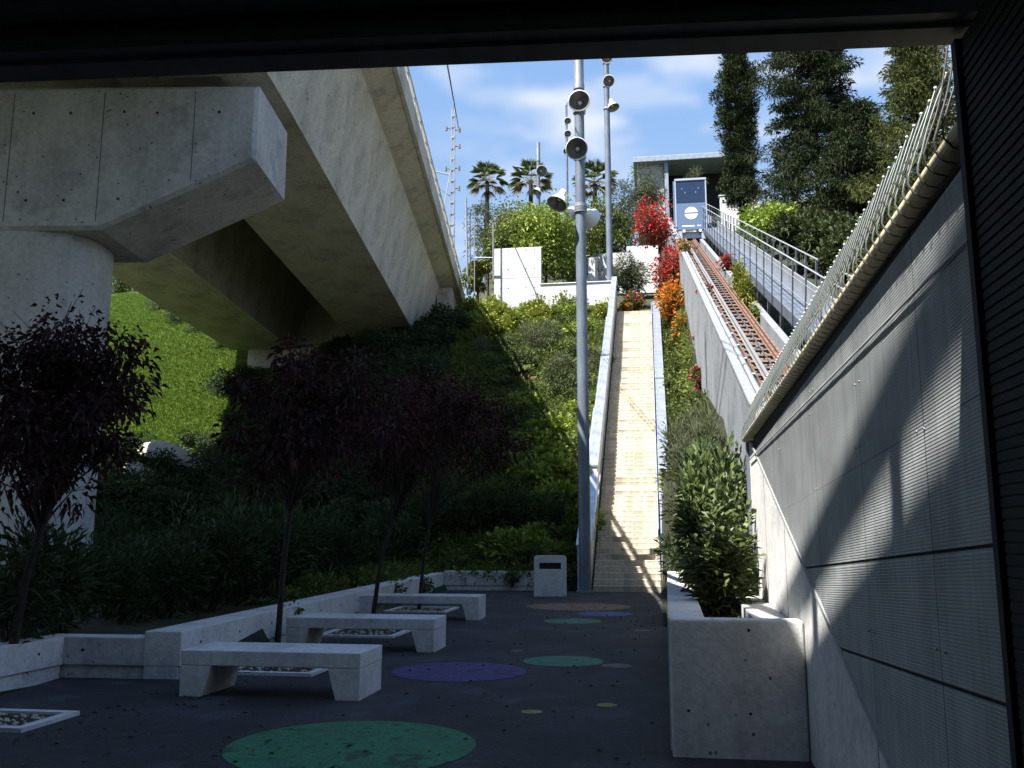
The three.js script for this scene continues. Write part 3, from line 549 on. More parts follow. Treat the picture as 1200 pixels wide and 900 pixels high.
// ------------------------------------------------------------------ funicular: side wall, track, walkway, car
const TRK = { x: 1.75, top: -4.15, floor: -4.80, rail: -4.62 };
{
  const rL = trX(876, 400, TRK.rail).x, rR = trX(901, 400, TRK.rail).x, cR = trX(917, 400, TRK.rail - 0.05).x;
  const frame = (name, label, cat) => { const g = group(name, label, cat, [0, EYE, 0]); g.rotation.x = TAU; return g; };
  const sA = 13, sB = 92;
  // grey side wall in panels, metal capping on top
  const g = frame('track_side_wall', 'grey concrete side wall of the funicular with bright metal capping', 'wall');
  for (let s = sA, k = 0; s < sB; s += 4.1, k++) part(g, 'wall_panel', bx(TRK.x, TRK.x + 0.22, -9, TRK.top - 0.004, -s - 0.012, -s - 4.088), 'trackwall');
  for (let s = sA, k = 0; s < sB; s += 3.3, k++) { part(g, 'cap_rail', rbx(TRK.x - 0.05, TRK.x + 0.13, TRK.top, TRK.top + 0.10, -s, -s - 3.26, 0.02), 'galv'); part(g, 'cap_tube', rod(V3(TRK.x + 0.22, TRK.top + 0.06, -s), V3(TRK.x + 0.22, TRK.top + 0.06, -s - 3.22), 0.055, 0.055, 10), 'galv', false); }
  for (let s = sA + 1; s < sB; s += 1.65) part(g, 'rail_bracket', bx(TRK.x + 0.30, TRK.x + 0.36, TRK.floor, TRK.top + 0.02, -s, -s - 0.14), 'bluegrey');
  // track
  const t = frame('funicular_track', 'rusty funicular track with silver and copper coloured rails on sleepers', 'railway track');
  const gr = RNG(8);
  for (let s = sA; s < sB; s += 0.78) part(t, 'sleeper', bx(TRK.x + 0.42, rR + 0.10, TRK.floor, TRK.rail - 0.12, -s, -s - 0.27), gr() < 0.5 ? 'rust' : 'rust2');
  const railG = (x, w, m) => { part(t, 'rail', [bx(x - w / 2, x + w / 2, TRK.rail - 0.045, TRK.rail, -sA, -sB), bx(x - 0.012, x + 0.012, TRK.rail - 0.10, TRK.rail - 0.045, -sA, -sB), bx(x - w * 0.9, x + w * 0.9, TRK.rail - 0.118, TRK.rail - 0.10, -sA, -sB)], m); };
  railG(rL, 0.085, 'rail'); railG(rR - 0.05, 0.06, 'copper'); railG(rR + 0.07, 0.05, 'copper'); railG(TRK.x + 0.62, 0.05, 'rust2');
  part(t, 'haul_cable', rod(V3((rL + rR) / 2, TRK.rail - 0.08, -sA), V3((rL + rR) / 2, TRK.rail - 0.08, -62), 0.02, 0.02, 6), 'wire', false);
  for (let s = sA + 2; s < sB; s += 5.2) part(t, 'cable_roller', new THREE.CylinderGeometry(0.09, 0.09, 0.12, 12).rotateZ(Math.PI / 2).translate((rL + rR) / 2, TRK.rail - 0.19, -s), 'steelblue', false);
  for (let s = sA; s < sB; s += 6) part(t, 'kerb_beam', bx(cR + 0.02, cR + 0.24, TRK.floor - 0.6, TRK.rail - 0.05, -s - 0.01, -s - 5.99), 'trackwall');
  part(t, 'track_bed', bx(TRK.x + 0.22, cR + 0.02, TRK.floor - 0.7, TRK.floor - 0.25, -sA, -sB), 'groove');
  // walkway with railings
  const wY = -4.05, nb = trX(938, 380, wY), X0 = nb.x;                 // foot line of the near railing
  const yt = (() => { const d = rayDir(938, 308), tt = X0 / d.x; return d.y * tt * CT + d.z * tt * SN; })();
  const w = frame('service_walkway', 'raised grey steel service walkway with handrails beside the funicular track', 'walkway');
  const deckY = wY + 0.10, W = 0.95;
  for (let s = sA + 2; s < 80; s += 3) { part(w, 'deck_plate', bx(X0 + 0.04, X0 + W, deckY - 0.05, deckY, -s - 0.01, -s - 2.99), 'steelblue'); part(w, 'kick_panel', bx(X0 + W + 0.01, X0 + W + 0.06, deckY - 0.3, deckY + 0.42, -s - 0.01, -s - 2.99), 'galv'); part(w, 'stringer', bx(X0 - 0.03, X0 + 0.035, wY - 0.22, wY + 0.1, -s - 0.005, -s - 2.995), 'steelblue'); part(w, 'support_leg', bx(X0 + 0.03, X0 + 0.12, -6, wY - 0.06, -s - 1.4, -s - 1.5), 'galv'); part(w, 'support_leg', bx(X0 + W - 0.14, X0 + W - 0.05, -6, deckY - 0.055, -s - 1.4, -s - 1.5), 'galv'); }
  for (let s = sA + 2; s < 80; s += 2.1) part(w, 'near_post', bx(X0 - 0.075, X0 - 0.032, wY - 0.2, yt - 0.01, -s, -s - 0.045), 'galv');
  for (const f of [1, 0.72, 0.46]) part(w, 'near_rail', rod(V3(X0 - 0.055, wY + (yt - wY) * f, -sA - 2), V3(X0 - 0.055, wY + (yt - wY) * f, -80), f === 1 ? 0.022 : 0.009, f === 1 ? 0.022 : 0.009, 6), 'galv', false);
  for (let s = sA + 2; s < 80; s += 1.9) { if (s > 24.5 && s < 28) continue; part(w, 'far_post', bx(X0 + W + 0.065, X0 + W + 0.12, deckY - 0.2, deckY + 1.18, -s, -s - 0.055), 'galv'); }
  for (const [a, b] of [[sA + 2, 24.6], [28, 80]]) for (const y of [1.2, 0.78]) part(w, 'far_rail', rod(V3(X0 + W + 0.09, deckY + y, -a), V3(X0 + W + 0.09, deckY + y, -b), 0.03, 0.03, 6), 'galv', false);
  // car
  const cp = trX(811, 280, TRK.rail), cw = 35 / 1080 * cp.s * 0.5 * 1.0, xc = cp.x;
  const c = group('funicular_car', 'blue grey funicular car with a white round emblem on its front', 'cable car', [xc, EYE + TRK.rail * CT + cp.s * SN, -(cp.s * CT - TRK.rail * SN)]);
  const H = 67 / 1080 * cp.s * 1.06, hb = H * 0.14;
  part(c, 'underframe', [bx(-cw * 0.8, cw * 0.8, hb * 0.25, hb, -0.3, -4), bx(-cw * 0.9, -cw * 0.62, -0.02, hb * 0.9, 0.02, -0.6), bx(cw * 0.62, cw * 0.9, -0.02, hb * 0.9, 0.02, -0.6)], 'carlight');
  part(c, 'body', (() => { const sh = [[0, hb], [0, H], [-5, H + 1.9], [-5, hb + 1.9]]; return prismX(sh, -cw, cw); })(), 'carblue');
  part(c, 'front_panel', rbx(-cw * 0.93, cw * 0.93, hb * 1.05, H * 0.60, 0.004, 0.05, 0.02), 'carblue');
  part(c, 'windscreen', rbx(-cw * 0.90, cw * 0.90, H * 0.61, H * 0.975, 0.004, 0.04, 0.015), 'carglass');
  for (const sx of [-1, 1]) part(c, 'corner_pillar', rbx(sx * cw * 0.94, sx * cw * 1.02, hb, H * 1.005, -0.05, 0.07, 0.015), 'carlight');
  part(c, 'roof_edge', rbx(-cw * 1.02, cw * 1.02, H * 0.985, H * 1.02, -0.05, 0.09, 0.015), 'carlight');
  const er = cw * 0.42, half = (up) => { const s = new THREE.Shape(); const a0 = 0.13; if (up) { s.absarc(0, 0, er, a0, Math.PI - a0, false); } else { s.absarc(0, 0, er, Math.PI + a0, 2 * Math.PI - a0, false); } return new THREE.ExtrudeGeometry(s, { depth: 0.01, bevelEnabled: false, curveSegments: 24 }).translate(0.0, H * 0.43, 0.052); };
  part(c, 'emblem', [half(true), half(false)], 'carwhite');
  part(c, 'name_strip', bx(-cw * 0.62, cw * 0.2, H * 0.205, H * 0.225, 0.052, 0.058), 'carwhite'); part(c, 'name_strip', bx(cw * 0.36, cw * 0.6, H * 0.205, H * 0.225, 0.052, 0.058), 'carwhite');
  for (const [x, y] of [[-0.55, 0.85], [0.5, 0.85], [-0.36, 0.78], [0.33, 0.78]]) part(c, 'glass_glint', bx(cw * x - 0.02, cw * x + 0.02, H * y - 0.05, H * y + 0.05, 0.042, 0.06), 'carlight');  // small pale marks painted as reflections on the windscreen
  for (const x of [-0.5, 0.55]) part(c, 'headlight', new THREE.CylinderGeometry(0.1, 0.1, 0.05, 16).rotateX(Math.PI / 2).translate(cw * x, hb * 0.95, 0.04), 'carwhite', false);
}
// station building at the head of the track
{
  const d = 104, a = atD(748, 186, d), b = atD(846, 190, d), y1 = a.y, y0 = y1 - 7;
  const g = group('upper_station', 'upper station building with flat blue grey roof and dark open front', 'building', [0, 0, -d]);
  part(g, 'roof', rbx(a.x - 0.6, b.x + 3, y1 - 0.752, y1 - 0.1, 0.8, -12, 0.05), 'bluegrey');
  part(g, 'wall', bx(a.x - 0.2, a.x + 2.9, y0 - 2, y1 - 0.754, -0.3, -9), 'trough');
  const cx = atD(781, 210, d).x; part(g, 'column', bx(cx - 0.22, cx + 0.22, y0 - 2, y1 - 0.754, 0.3, -0.2), 'bluegrey');
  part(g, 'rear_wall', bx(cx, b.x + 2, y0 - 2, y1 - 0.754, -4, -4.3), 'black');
  part(g, 'side_wall', bx(b.x + 1.2, b.x + 1.6, y0 - 2, y1 - 0.754, 0.2, -4), 'trough');
  const p = atD(856, 238, 80), q = group('white_garden_wall', 'bright white wall behind the funicular car beneath the dark cypress', 'wall', [p.x, p.y - 2.2, -80]);
  part(q, 'wall_body', bx(-0.9, 2.4, -2, 2.9, 0, -0.4), 'white'); part(q, 'wall_cap', bx(-1, 2.5, 2.904, 3.0, 0.05, -0.45), 'white');
}
// ------------------------------------------------------------------ walls and fences at the head of the stairs
{
  const p0 = atD(579, 352, 53), p1 = atD(634, 289, 53);
  const g = group('concrete_block_wall', 'tall square concrete wall panel with tie holes above the shrubs', 'wall', [p0.x, p0.y, -53]);
  const W = p1.x - p0.x, H = p1.y - p0.y;
  part(g, 'panel', rbx(0, W, -1.5, H, 0, -0.5, 0.02), 'white');
  part(g, 'form_joint', bx(0.02, W - 0.02, H * 0.41, H * 0.41 + 0.012, 0.001, 0.004), 'groove');
  for (const x of [0.14, 0.30, 0.68, 0.86]) for (const y of [0.22, 0.58, 0.95]) part(g, 'tie_hole', new THREE.CylinderGeometry(0.03, 0.03, 0.006, 8).rotateX(Math.PI / 2).translate(W * x, H * y, 0.002), 'black');
  const a = atD(634, 337, 52.2), b = atD(722, 337, 51.4);
  const l = group('landing_wall', 'low bright white wall between tall concrete panel and stair parapet', 'wall', [0, 0, 0]);
  part(l, 'wall_body', bx(a.x, b.x, a.y - 2.6, a.y, -51.6, -51.95), 'white');
  part(l, 'wall_cap', rbx(a.x, b.x + 0.05, a.y + 0.003, a.y + 0.07, -51.55, -52.0, 0.015), 'white');
  const c0 = atD(690, 296, 61), c1 = atD(771, 287, 61);
  const u = group('terrace_wall', 'white terrace wall behind the grey green bush near the red flowers', 'wall', [0, 0, 0]);
  part(u, 'wall_body', bx(c0.x, c1.x, c0.y - 3, c0.y - 0.1, -61, -61.4), 'white'); part(u, 'wall_step', bx(c0.x + (c1.x - c0.x) * 0.55, c1.x, c0.y - 0.096, c1.y, -61, -61.4), 'white');
  const s0 = atD(689, 330, 57), s1 = atD(697, 300, 57);
  solo('leaning_slab', 'narrow white raking parapet end beside the main lamp post', 'wall', prismX([[-57, s0.y - 0.6], [-60.5, s0.y + 1.2], [-60.5, s1.y + 1.0], [-57, s1.y - 0.1]], s0.x, s1.x), 'white');
  // mesh fence
  const f = group('slope_fence', 'thin galvanised fence posts and rail beside the tall concrete panel', 'fence', [0, 0, 0]);
  const q0 = atD(578, 262, 52.6), q1 = atD(578, 330, 52.6), r0 = atD(556, 302, 52.6), r1 = atD(578, 302, 52.6), m0 = atD(546, 232, 52.6), m1 = atD(548, 345, 52.6);
  part(f, 'post', rod(q1, q0, 0.04, 0.04, 8), 'galv', false); part(f, 'rail', rod(r0, r1, 0.035, 0.035, 8), 'galv', false); part(f, 'post', rod(m1, m0, 0.07, 0.06, 8), 'galv', false);
  for (const px of [551, 556]) part(f, 'post', rod(atD(px, 345, 52.8), atD(px, 250, 52.8), 0.03, 0.03, 6), 'galv', false);
}
// ------------------------------------------------------------------ lamp posts
function bell(R, L) { // bell shaped floodlight: axis along +z (opening at +z)
  const out = [[0.02, -L], [R * 0.34, -L], [R * 0.36, -L * 0.62], [R * 0.55, -L * 0.5], [R * 0.8, -L * 0.2], [R, 0], [R * 1.04, 0.01], [R * 0.97, 0.012]].map(([a, b]) => new THREE.Vector2(a, b));
  const inn = [[R * 0.965, 0.008], [R * 0.78, -L * 0.18], [R * 0.5, -L * 0.42], [0.001, -L * 0.5]].map(([a, b]) => new THREE.Vector2(a, b));
  return [new THREE.LatheGeometry(out, 28).rotateX(Math.PI / 2), new THREE.LatheGeometry(inn, 28).rotateX(Math.PI / 2)];
}
function lampPost(label, base, H, r0, r1, heads, opt = {}) {
  const g = group('lamp_post', label, 'street lamp', [base.x, base.y, base.z], 'lamp posts with bell shaped floodlights');
  const yj = opt.joint ?? H * 0.9;
  part(g, 'shaft', rod(V3(0, 0, 0), V3(0, yj, 0), r0, r1, 20), 'postpaint'); part(g, 'upper_shaft', rod(V3(0, yj + 0.03, 0), V3(0, H, 0), r1 * 1.06, r1, 20), 'galv');
  part(g, 'collar', rod(V3(0, yj - 0.06, 0), V3(0, yj + 0.09, 0), r1 * 1.16, r1 * 1.16, 20), 'galv'); part(g, 'base_plate', [rod(V3(0, -0.3, 0), V3(0, 0.05, 0), r0 * 1.5, r0 * 1.5, 16)], 'galv');
  for (const h of heads) { // [x, y, dirx, diry, dirz, R]
    const [x, y, dx, dy, dz, R, zo] = h, grp = new THREE.Group(); grp.name = 'floodlight'; const L = R * 1.7, dir = V3(dx, dy, dz).normalize();
    const q = new THREE.Quaternion().setFromUnitVectors(V3(0, 0, 1), dir), [o, i] = bell(R, L);
    grp.position.set(x, y, zo ?? opt.front ?? r0 * 1.2); grp.quaternion.copy(q); g.add(grp);
    part(grp, 'housing', o, 'lampwhite', false); part(grp, 'reflector', i, 'lampin', false); part(grp, 'bulb', new THREE.SphereGeometry(R * 0.2, 12, 8).translate(0, 0, -L * 0.38), 'carwhite', false);
    part(grp, 'bracket', rod(V3(0, 0, -L * 0.8), V3(0, 0, -L * 1.05), R * 0.2, R * 0.2, 8), 'galv', false);
    part(g, 'clamp', rod(V3(0, y - 0.05, 0), V3(0, y + 0.06, 0), r0 * 1.12, r0 * 1.12, 18), 'galv', false);
  }
}
{
  const b = atY(686, 694, 0), D = -b.z, P = (px, py) => atD(px, py, D).sub(b);
  const H = (px, py, dx, dy, dz, R, zo) => { const p = P(px, py); return [p.x, p.y, dx, dy, dz, R, zo]; };
  lampPost('tall grey lamp post standing beside the litter bin, at the foot of the stairs', b, 17.5, 0.175, 0.145,
    [H(681, 131, 0.0, -0.12, 1, 0.315, 0.72), H(678, 185, -0.05, -0.35, 1, 0.32, 0.68), H(654, 243, -0.45, -1.2, 0.55, 0.31, 0.3), H(690, 247, 0.5, -0.25, -1, 0.33, -0.7), H(672, 247, -0.9, -0.5, -0.6, 0.26, -0.3)], { joint: P(680, 103).y, front: 0.2 });
}
{
  const b = atD(715, 338, 51.8), P = (px, py) => atD(px, py, 51.8).sub(b); b.y -= 1; const H = (px, py, ...r) => { const p = P(px, py); return [p.x, p.y, ...r]; };
  lampPost('grey lamp post rising behind the top end of the stair parapet', b, 20, 0.19, 0.16, [H(712, 74, -0.3, -0.2, 1, 0.36, 0.7), H(714, 101, -0.25, -0.5, 1, 0.34, 0.65), H(719, 127, 0.4, -1.1, 0.3, 0.36)], { joint: 18, front: 0.1 });
}
{
  const b = atD(665, 260, 92); const P = (px, py) => atD(px, py, 92).sub(b); b.y -= 5; const H = (px, py, ...r) => { const p = P(px, py); return [p.x, p.y, ...r]; };
  lampPost('thin far lamp post with three small round lamps above the trees', b, P(665, 120).y, 0.15, 0.12, [H(666, 145, 0.1, -0.2, 1, 0.36, 0.7), H(666, 160, -0.1, -0.3, 1, 0.36, 0.7), H(664, 178, -0.3, -0.6, 0.6, 0.36)], { joint: 18, front: 0.1 });
}
{
  const b = atD(631, 240, 66); const P = (px, py) => atD(px, py, 66).sub(b); b.y -= 5; const H = (px, py, ...r) => { const p = P(px, py); return [p.x, p.y, ...r]; };
  lampPost('short pale lamp post in front of the middle palm', b, P(631, 167).y, 0.16, 0.14, [H(636, 204, 0.5, -0.3, 1, 0.42, 0.6), H(629, 226, -0.4, -1, 0.4, 0.36)], { joint: P(631, 188).y, front: 0.1 });
}

// ------------------------------------------------------------------ vegetation
const rv = RNG(2024);
const onHill = (x, d, sink = 0.08) => V3(x, terr(x, d) - sink, -d);
const PR = {
  lime: shrubProto(101, { w: 1.1, h: 1.0, clumps: 15, n: 85, len: 0.18, wid: 0.11, pal: FC.lime, up: 0.4 }),
  lime2: shrubProto(102, { w: 1.0, h: 1.2, clumps: 12, n: 95, len: 0.17, wid: 0.10, pal: FC.yellowgreen, up: 0.4 }),
  mid: shrubProto(103, { w: 1.1, h: 0.9, clumps: 13, n: 110, len: 0.12, wid: 0.055, pal: FC.mid }),
  mid2: shrubProto(104, { w: 1.3, h: 0.75, clumps: 14, n: 100, len: 0.13, wid: 0.06, pal: FC.hedge }),
  olive: shrubProto(105, { w: 1.0, h: 1.2, clumps: 12, n: 120, len: 0.13, wid: 0.03, pal: FC.olive, up: 0.5 }),
  grassy: shrubProto(106, { w: 1.1, h: 0.9, clumps: 7, n: 120, len: 0.85, wid: 0.03, pal: FC.grassy, spiky: true }),
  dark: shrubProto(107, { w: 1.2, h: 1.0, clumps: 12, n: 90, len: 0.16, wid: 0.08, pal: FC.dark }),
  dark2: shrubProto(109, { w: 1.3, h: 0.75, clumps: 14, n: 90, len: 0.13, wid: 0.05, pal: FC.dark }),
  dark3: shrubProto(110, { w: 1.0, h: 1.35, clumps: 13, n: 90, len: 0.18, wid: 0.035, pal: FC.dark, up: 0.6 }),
  dry: shrubProto(108, { w: 0.9, h: 0.8, clumps: 6, n: 70, len: 0.6, wid: 0.02, pal: FC.dry, spiky: true }),
};
// sunny slope left of the stairs
{
  const kinds = [['lime', 'lime_shrub', 'bright lime green leafy shrub'], ['lime2', 'yellow_green_shrub', 'yellow green broad leaved shrub'], ['mid', 'leafy_shrub', 'mid green rounded shrub'], ['mid2', 'spreading_shrub', 'low spreading dark green shrub'], ['olive', 'grey_green_shrub', 'grey green fine leaved shrub'], ['grassy', 'grass_tuft', 'tall tufted green grass clump'], ['dry', 'dry_grass_tuft', 'straw coloured dry grass tuft']];
  const put = (x, d, w, s) => { const q = kinds[w], where = (d < 35 ? 'low' : d < 43 ? 'halfway' : 'high') + ' on the slope' + (x > -3.6 ? ' beside the parapet' : x > -6 ? ' near the stairs' : ' toward the viaduct'); plant(PR[q[0]], q[1], q[2] + ' ' + where, q[0].includes('rass') || q[0] === 'dry' ? 'grass' : 'shrub', onHill(x, d), [s, s * (0.8 + rv() * 0.4), s], rv() * 6.28, 'shrubs on the slope beside the stairs'); };
  for (let k = 0; k < 190; k++) {
    const d = 27.6 + 25 * Math.pow(rv(), 0.85), xr = -2.35, xl = -2.5 - 7.5 * Math.max(0.25, (d - 24) / 26), x = xr + (xl - xr) * rv();
    const zone = vnoise(x * 0.5 + 9, d * 0.35 + 9, 999, 55), u = rv(); let w;
    if (d < 38) w = zone > 0.42 ? (u < 0.65 ? 0 : 1) : (u < 0.35 ? 2 : u < 0.65 ? 0 : u < 0.8 ? 3 : 5);
    else if (d < 46) w = zone > 0.55 ? (u < 0.6 ? 5 : u < 0.75 ? 6 : 2) : (u < 0.35 ? 3 : u < 0.6 ? 2 : u < 0.8 ? 5 : 4);
    else w = u < 0.35 ? 1 : u < 0.6 ? 0 : u < 0.85 ? 2 : 6;
    const near = x > -3.1 ? 0.72 : 1; put(x, d, w, (0.75 + rv() * 0.6) * near);
  }
}
// slope under the viaduct: shrub leaf colour darkened to stand for the shade
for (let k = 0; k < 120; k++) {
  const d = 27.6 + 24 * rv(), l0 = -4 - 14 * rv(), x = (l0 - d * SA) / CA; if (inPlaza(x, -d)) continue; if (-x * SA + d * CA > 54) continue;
  const w = rv(); plant(w < 0.55 ? PR.dark : w < 0.8 ? PR.dark2 : PR.dark3, 'shade_toned_shrub', (w < 0.55 ? 'shade darkened broad leaved' : w < 0.8 ? 'low spreading fine leaved' : 'tall narrow leaved') + ' shrub ' + (d < 34 ? 'at the slope foot' : d < 44 ? 'halfway up' : 'high up') + (l0 > -8 ? ' below the viaduct edge' : l0 > -13 ? ' under the viaduct middle' : ' under the far girder'), 'shrub', onHill(x, d), 0.8 + rv() * 0.7, rv() * 6.28, 'shrubs in the shade under the viaduct');
}
// low ground cover: green in the open, viaduct shade put into ivy leaf colour
{
  const cover = (seed, pal, pal2, name, label, test, n) => {
    const L = new Leaves(seed); L.clump([0, 0.12, 0], 0.34, 0.16, 0.34, 46, 0.13, 0.06, pal, { up: 0.5 }); L.clump([0, 0.16, 0], 0.25, 0.16, 0.25, 12, 0.32, 0.02, pal2, { up: 1.4 });
    const g = L.geo(), pts = [];
    for (let k = 0; k < n; k++) {
      const d = 15 + 40 * Math.sqrt(rv()), x = -22 + 20 * rv(), l = x * CA + d * SA, s = -x * SA + d * CA;
      if (inPlaza(x - 0.3, -d) || inPlaza(x + 0.5, -d) || (x > -2.35 && d < 50) || d > 52 || (s > 55 && l < -4) || l < -15.5 && d > 36 || !test(l, d)) continue; pts.push([x, d]);
    }
    if (name === 'ground_cover') for (let k = 0; k < 1500; k++) pts.push([0.62 + 1.1 * rv(), 26.6 + 23 * rv()]);
    const im = new THREE.InstancedMesh(g, M.leaf, pts.length), m = new THREE.Matrix4(), q = new THREE.Quaternion(), e = new THREE.Euler();
    pts.forEach(([x, d], i) => { q.setFromEuler(e.set(0, rv() * 6.28, 0)); const s = 0.7 + rv() * 0.9; m.compose(V3(x, terr(x, d) - 0.03, -d), q, V3(s, s, s)); im.setMatrixAt(i, m); });
    im.name = name; im.userData = { label, category: 'ground cover', kind: 'stuff' }; scene.add(im);
  };
  const edge = (d) => -2.0 + 4 * clamp((34 - d) / 10);
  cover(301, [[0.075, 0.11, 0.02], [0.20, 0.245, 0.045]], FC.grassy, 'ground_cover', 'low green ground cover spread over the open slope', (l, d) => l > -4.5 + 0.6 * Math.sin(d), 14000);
  cover(303, FC.dark, FC.dark, 'shade_toned_ivy', 'ivy under the viaduct with shade put into its leaf colour', (l, d) => l <= -4.5 + 0.6 * Math.sin(d), 9000);
}
// mown grass on the sunny embankment beyond the viaduct
{
  const L = new Leaves(302); for (let k = 0; k < 26; k++) { const a = L.r() * 6.28, t = L.r() * 0.22; L.leaf(Math.cos(a) * t, 0, Math.sin(a) * t, V3(Math.cos(a) * 0.4, 1, Math.sin(a) * 0.4), 0.14 + L.r() * 0.1, 0.03, [[0.13, 0.205, 0.024], [0.23, 0.32, 0.052]], 0.3); }
  const g = L.geo(), pts = [];
  for (let k = 0; k < 70000; k++) { const d = 37 + 60 * rv() * Math.sqrt(rv()), l = -14.5 - 30 * rv(), x = (l - d * SA) / CA, s = -x * SA + d * CA; if (s > 55.3 && l > -16.5) continue; pts.push([x, d]); }
  const im = new THREE.InstancedMesh(g, M.leaf, pts.length), m = new THREE.Matrix4(), q = new THREE.Quaternion(), e = new THREE.Euler();
  pts.forEach(([x, d], i) => { q.setFromEuler(e.set(0, rv() * 6.28, 0)); const s = 0.8 + rv() * 0.7; m.compose(V3(x, terr(x, d) - 0.02, -d), q, V3(s, s, s)); im.setMatrixAt(i, m); });
  im.name = 'meadow_grass'; im.userData = { label: 'bright sunlit grass on the embankment beyond the viaduct', category: 'grass', kind: 'stuff' }; scene.add(im);
}
// pale rocks at the foot of the embankment
{
  const r = RNG(66), rock = (px, py, sx, label) => { const p = hillAt(px, py), e = new THREE.IcosahedronGeometry(1, 3), q = e.attributes.position; const o = r() * 50; for (let i = 0; i < q.count; i++) { const v = V3(q.getX(i), q.getY(i), q.getZ(i)), n = 0.72 + 0.5 * vnoise(v.x * 1.7 + o, v.y * 1.7 + v.z * 1.3 + o, 999, 5) + 0.12 * vnoise(v.x * 6 + o, v.z * 6 + v.y * 5 + o, 999, 6); v.multiplyScalar(n); q.setXYZ(i, v.x * sx, v.y * sx * 0.55, v.z * sx * 0.8); } e.computeVertexNormals(); const m = solo('pale_rock', label, 'rock', e, 'stone', 'pale rocks at the foot of the embankment'); m.position.copy(p); return m; };
  rock(190, 546, 1.5, 'largest pale sunlit rock at the foot of the grassy embankment'); rock(222, 552, 0.9, 'smaller pale rock beside the largest rock below the embankment'); rock(160, 556, 0.8, 'small pale rock in the shade next to the pier');
  for (const [px, py, k, s] of [[135, 545, 'mid', 0.8], [160, 527, 'olive', 0.6], [200, 520, 'mid2', 0.5], [252, 535, 'dry', 0.7], [268, 550, 'dark', 1.0], [240, 572, 'dark', 0.9], [150, 582, 'lime', 0.8]]) plant(PR[k], 'embankment_shrub', 'low shrub among the pale rocks below the embankment', 'shrub', hillAt(px, py + 6), s, rv() * 6.28, 'shrubs among the pale rocks');
  for (const [px, py, s] of [[205, 380, 1.2], [228, 392, 1.0], [258, 410, 1.2], [185, 366, 1.4]]) plant(PR.olive, 'embankment_bush', 'grey green bush near the crest of the grassy embankment', 'shrub', hillAt(px, py), s, rv() * 6.28, 'bushes near the embankment crest');
}
// ---------------- trees
function makeTree(name, label, cat, base, o, grp) {
  const r = RNG(o.seed), g = group(name, label, cat, [base.x, base.y, base.z], grp), L = new Leaves(o.seed + 7), limbs = [], H = o.trunk, top = V3(o.lean?.[0] ?? 0, H, o.lean?.[1] ?? 0);
  const mid = V3(top.x * 0.35, H * 0.5, top.z * 0.35);
  part(g, 'trunk', [rod(V3(0, -0.25, 0), mid, o.r, o.r * 0.8, 9), rod(mid, top, o.r * 0.8, o.r * 0.62, 9)], 'bark');
  for (let k = 0; k < o.clumps; k++) {
    let a = r() * 6.283, w = r() * 2 - 1, q = Math.sqrt(1 - w * w), R = Math.pow(r(), 0.5);
    const c = V3(o.c[0] + Math.cos(a) * q * R * o.s[0], o.c[1] + w * R * o.s[1], o.c[2] + Math.sin(a) * q * R * o.s[2]), cr = o.cr * (0.6 + r() * 0.8);
    L.clump([c.x, c.y, c.z], cr, cr * 0.85, cr, o.n, o.len, o.wid, o.pal, { up: o.up ?? 0.1, droop: o.droop ?? 0.3 });
    if (k % 2 === 0 || o.twigs) limbs.push(rod(top.clone().lerp(mid, r() * 0.5), c, o.r * 0.34, o.r * 0.1, 5));
    if (o.twigs) for (let e = 0; e < 4; e++) limbs.push(rod(c, c.clone().add(V3((r() - 0.5) * cr * 1.8, (r() - 0.3) * cr * 1.5, (r() - 0.5) * cr * 1.8)), o.r * 0.11, o.r * 0.05, 4));
  }
  part(g, 'limb', limbs, 'bark'); part(g, 'crown', L.geo(), o.m ?? 'leaf', false); return g;
}
// purple leaved trees on the square
{
  const t0 = atY(4, 806, 0);
  makeTree('purple_leaf_tree', 'nearest purple leaved tree in front of the viaduct pier', 'tree', t0, { seed: 411, trunk: 2.0, r: 0.055, lean: [0.3, -0.1], c: [0.12, 3.0, -0.1], s: [1.12, 1.1, 1.1], cr: 0.30, clumps: 76, n: 110, len: 0.085, wid: 0.042, pal: FC.prunus, twigs: true, up: -0.1, droop: 0.5 }, 'purple leaved trees on the square');
  const pt = (x, z, lean, seed, c, s, label) => makeTree('purple_leaf_tree', label, 'tree', V3(x, 0, z), { seed, trunk: 2.2, r: 0.045, lean, c, s, cr: 0.40, clumps: 40, n: 85, len: 0.11, wid: 0.055, pal: FC.prunus, twigs: true, up: -0.1, droop: 0.5 }, 'purple leaved trees on the square');
  pt(-5.0, -12.0, [0.15, 0], 421, [0.4, 3.2, 0], [1.3, 0.9, 1.2], 'purple leaved tree growing beside the nearest bench and wall');
  pt(-5.05, -16.3, [0.45, -0.1], 422, [0.7, 3.5, 0], [1.5, 1.1, 1.4], 'leaning purple leaved tree growing between middle and farthest bench');
  pt(-4.95, -19.3, [0.3, 0], 423, [0.5, 3.9, -0.2], [1.7, 1.1, 1.4], 'purple leaved tree growing behind the farthest bench');
}
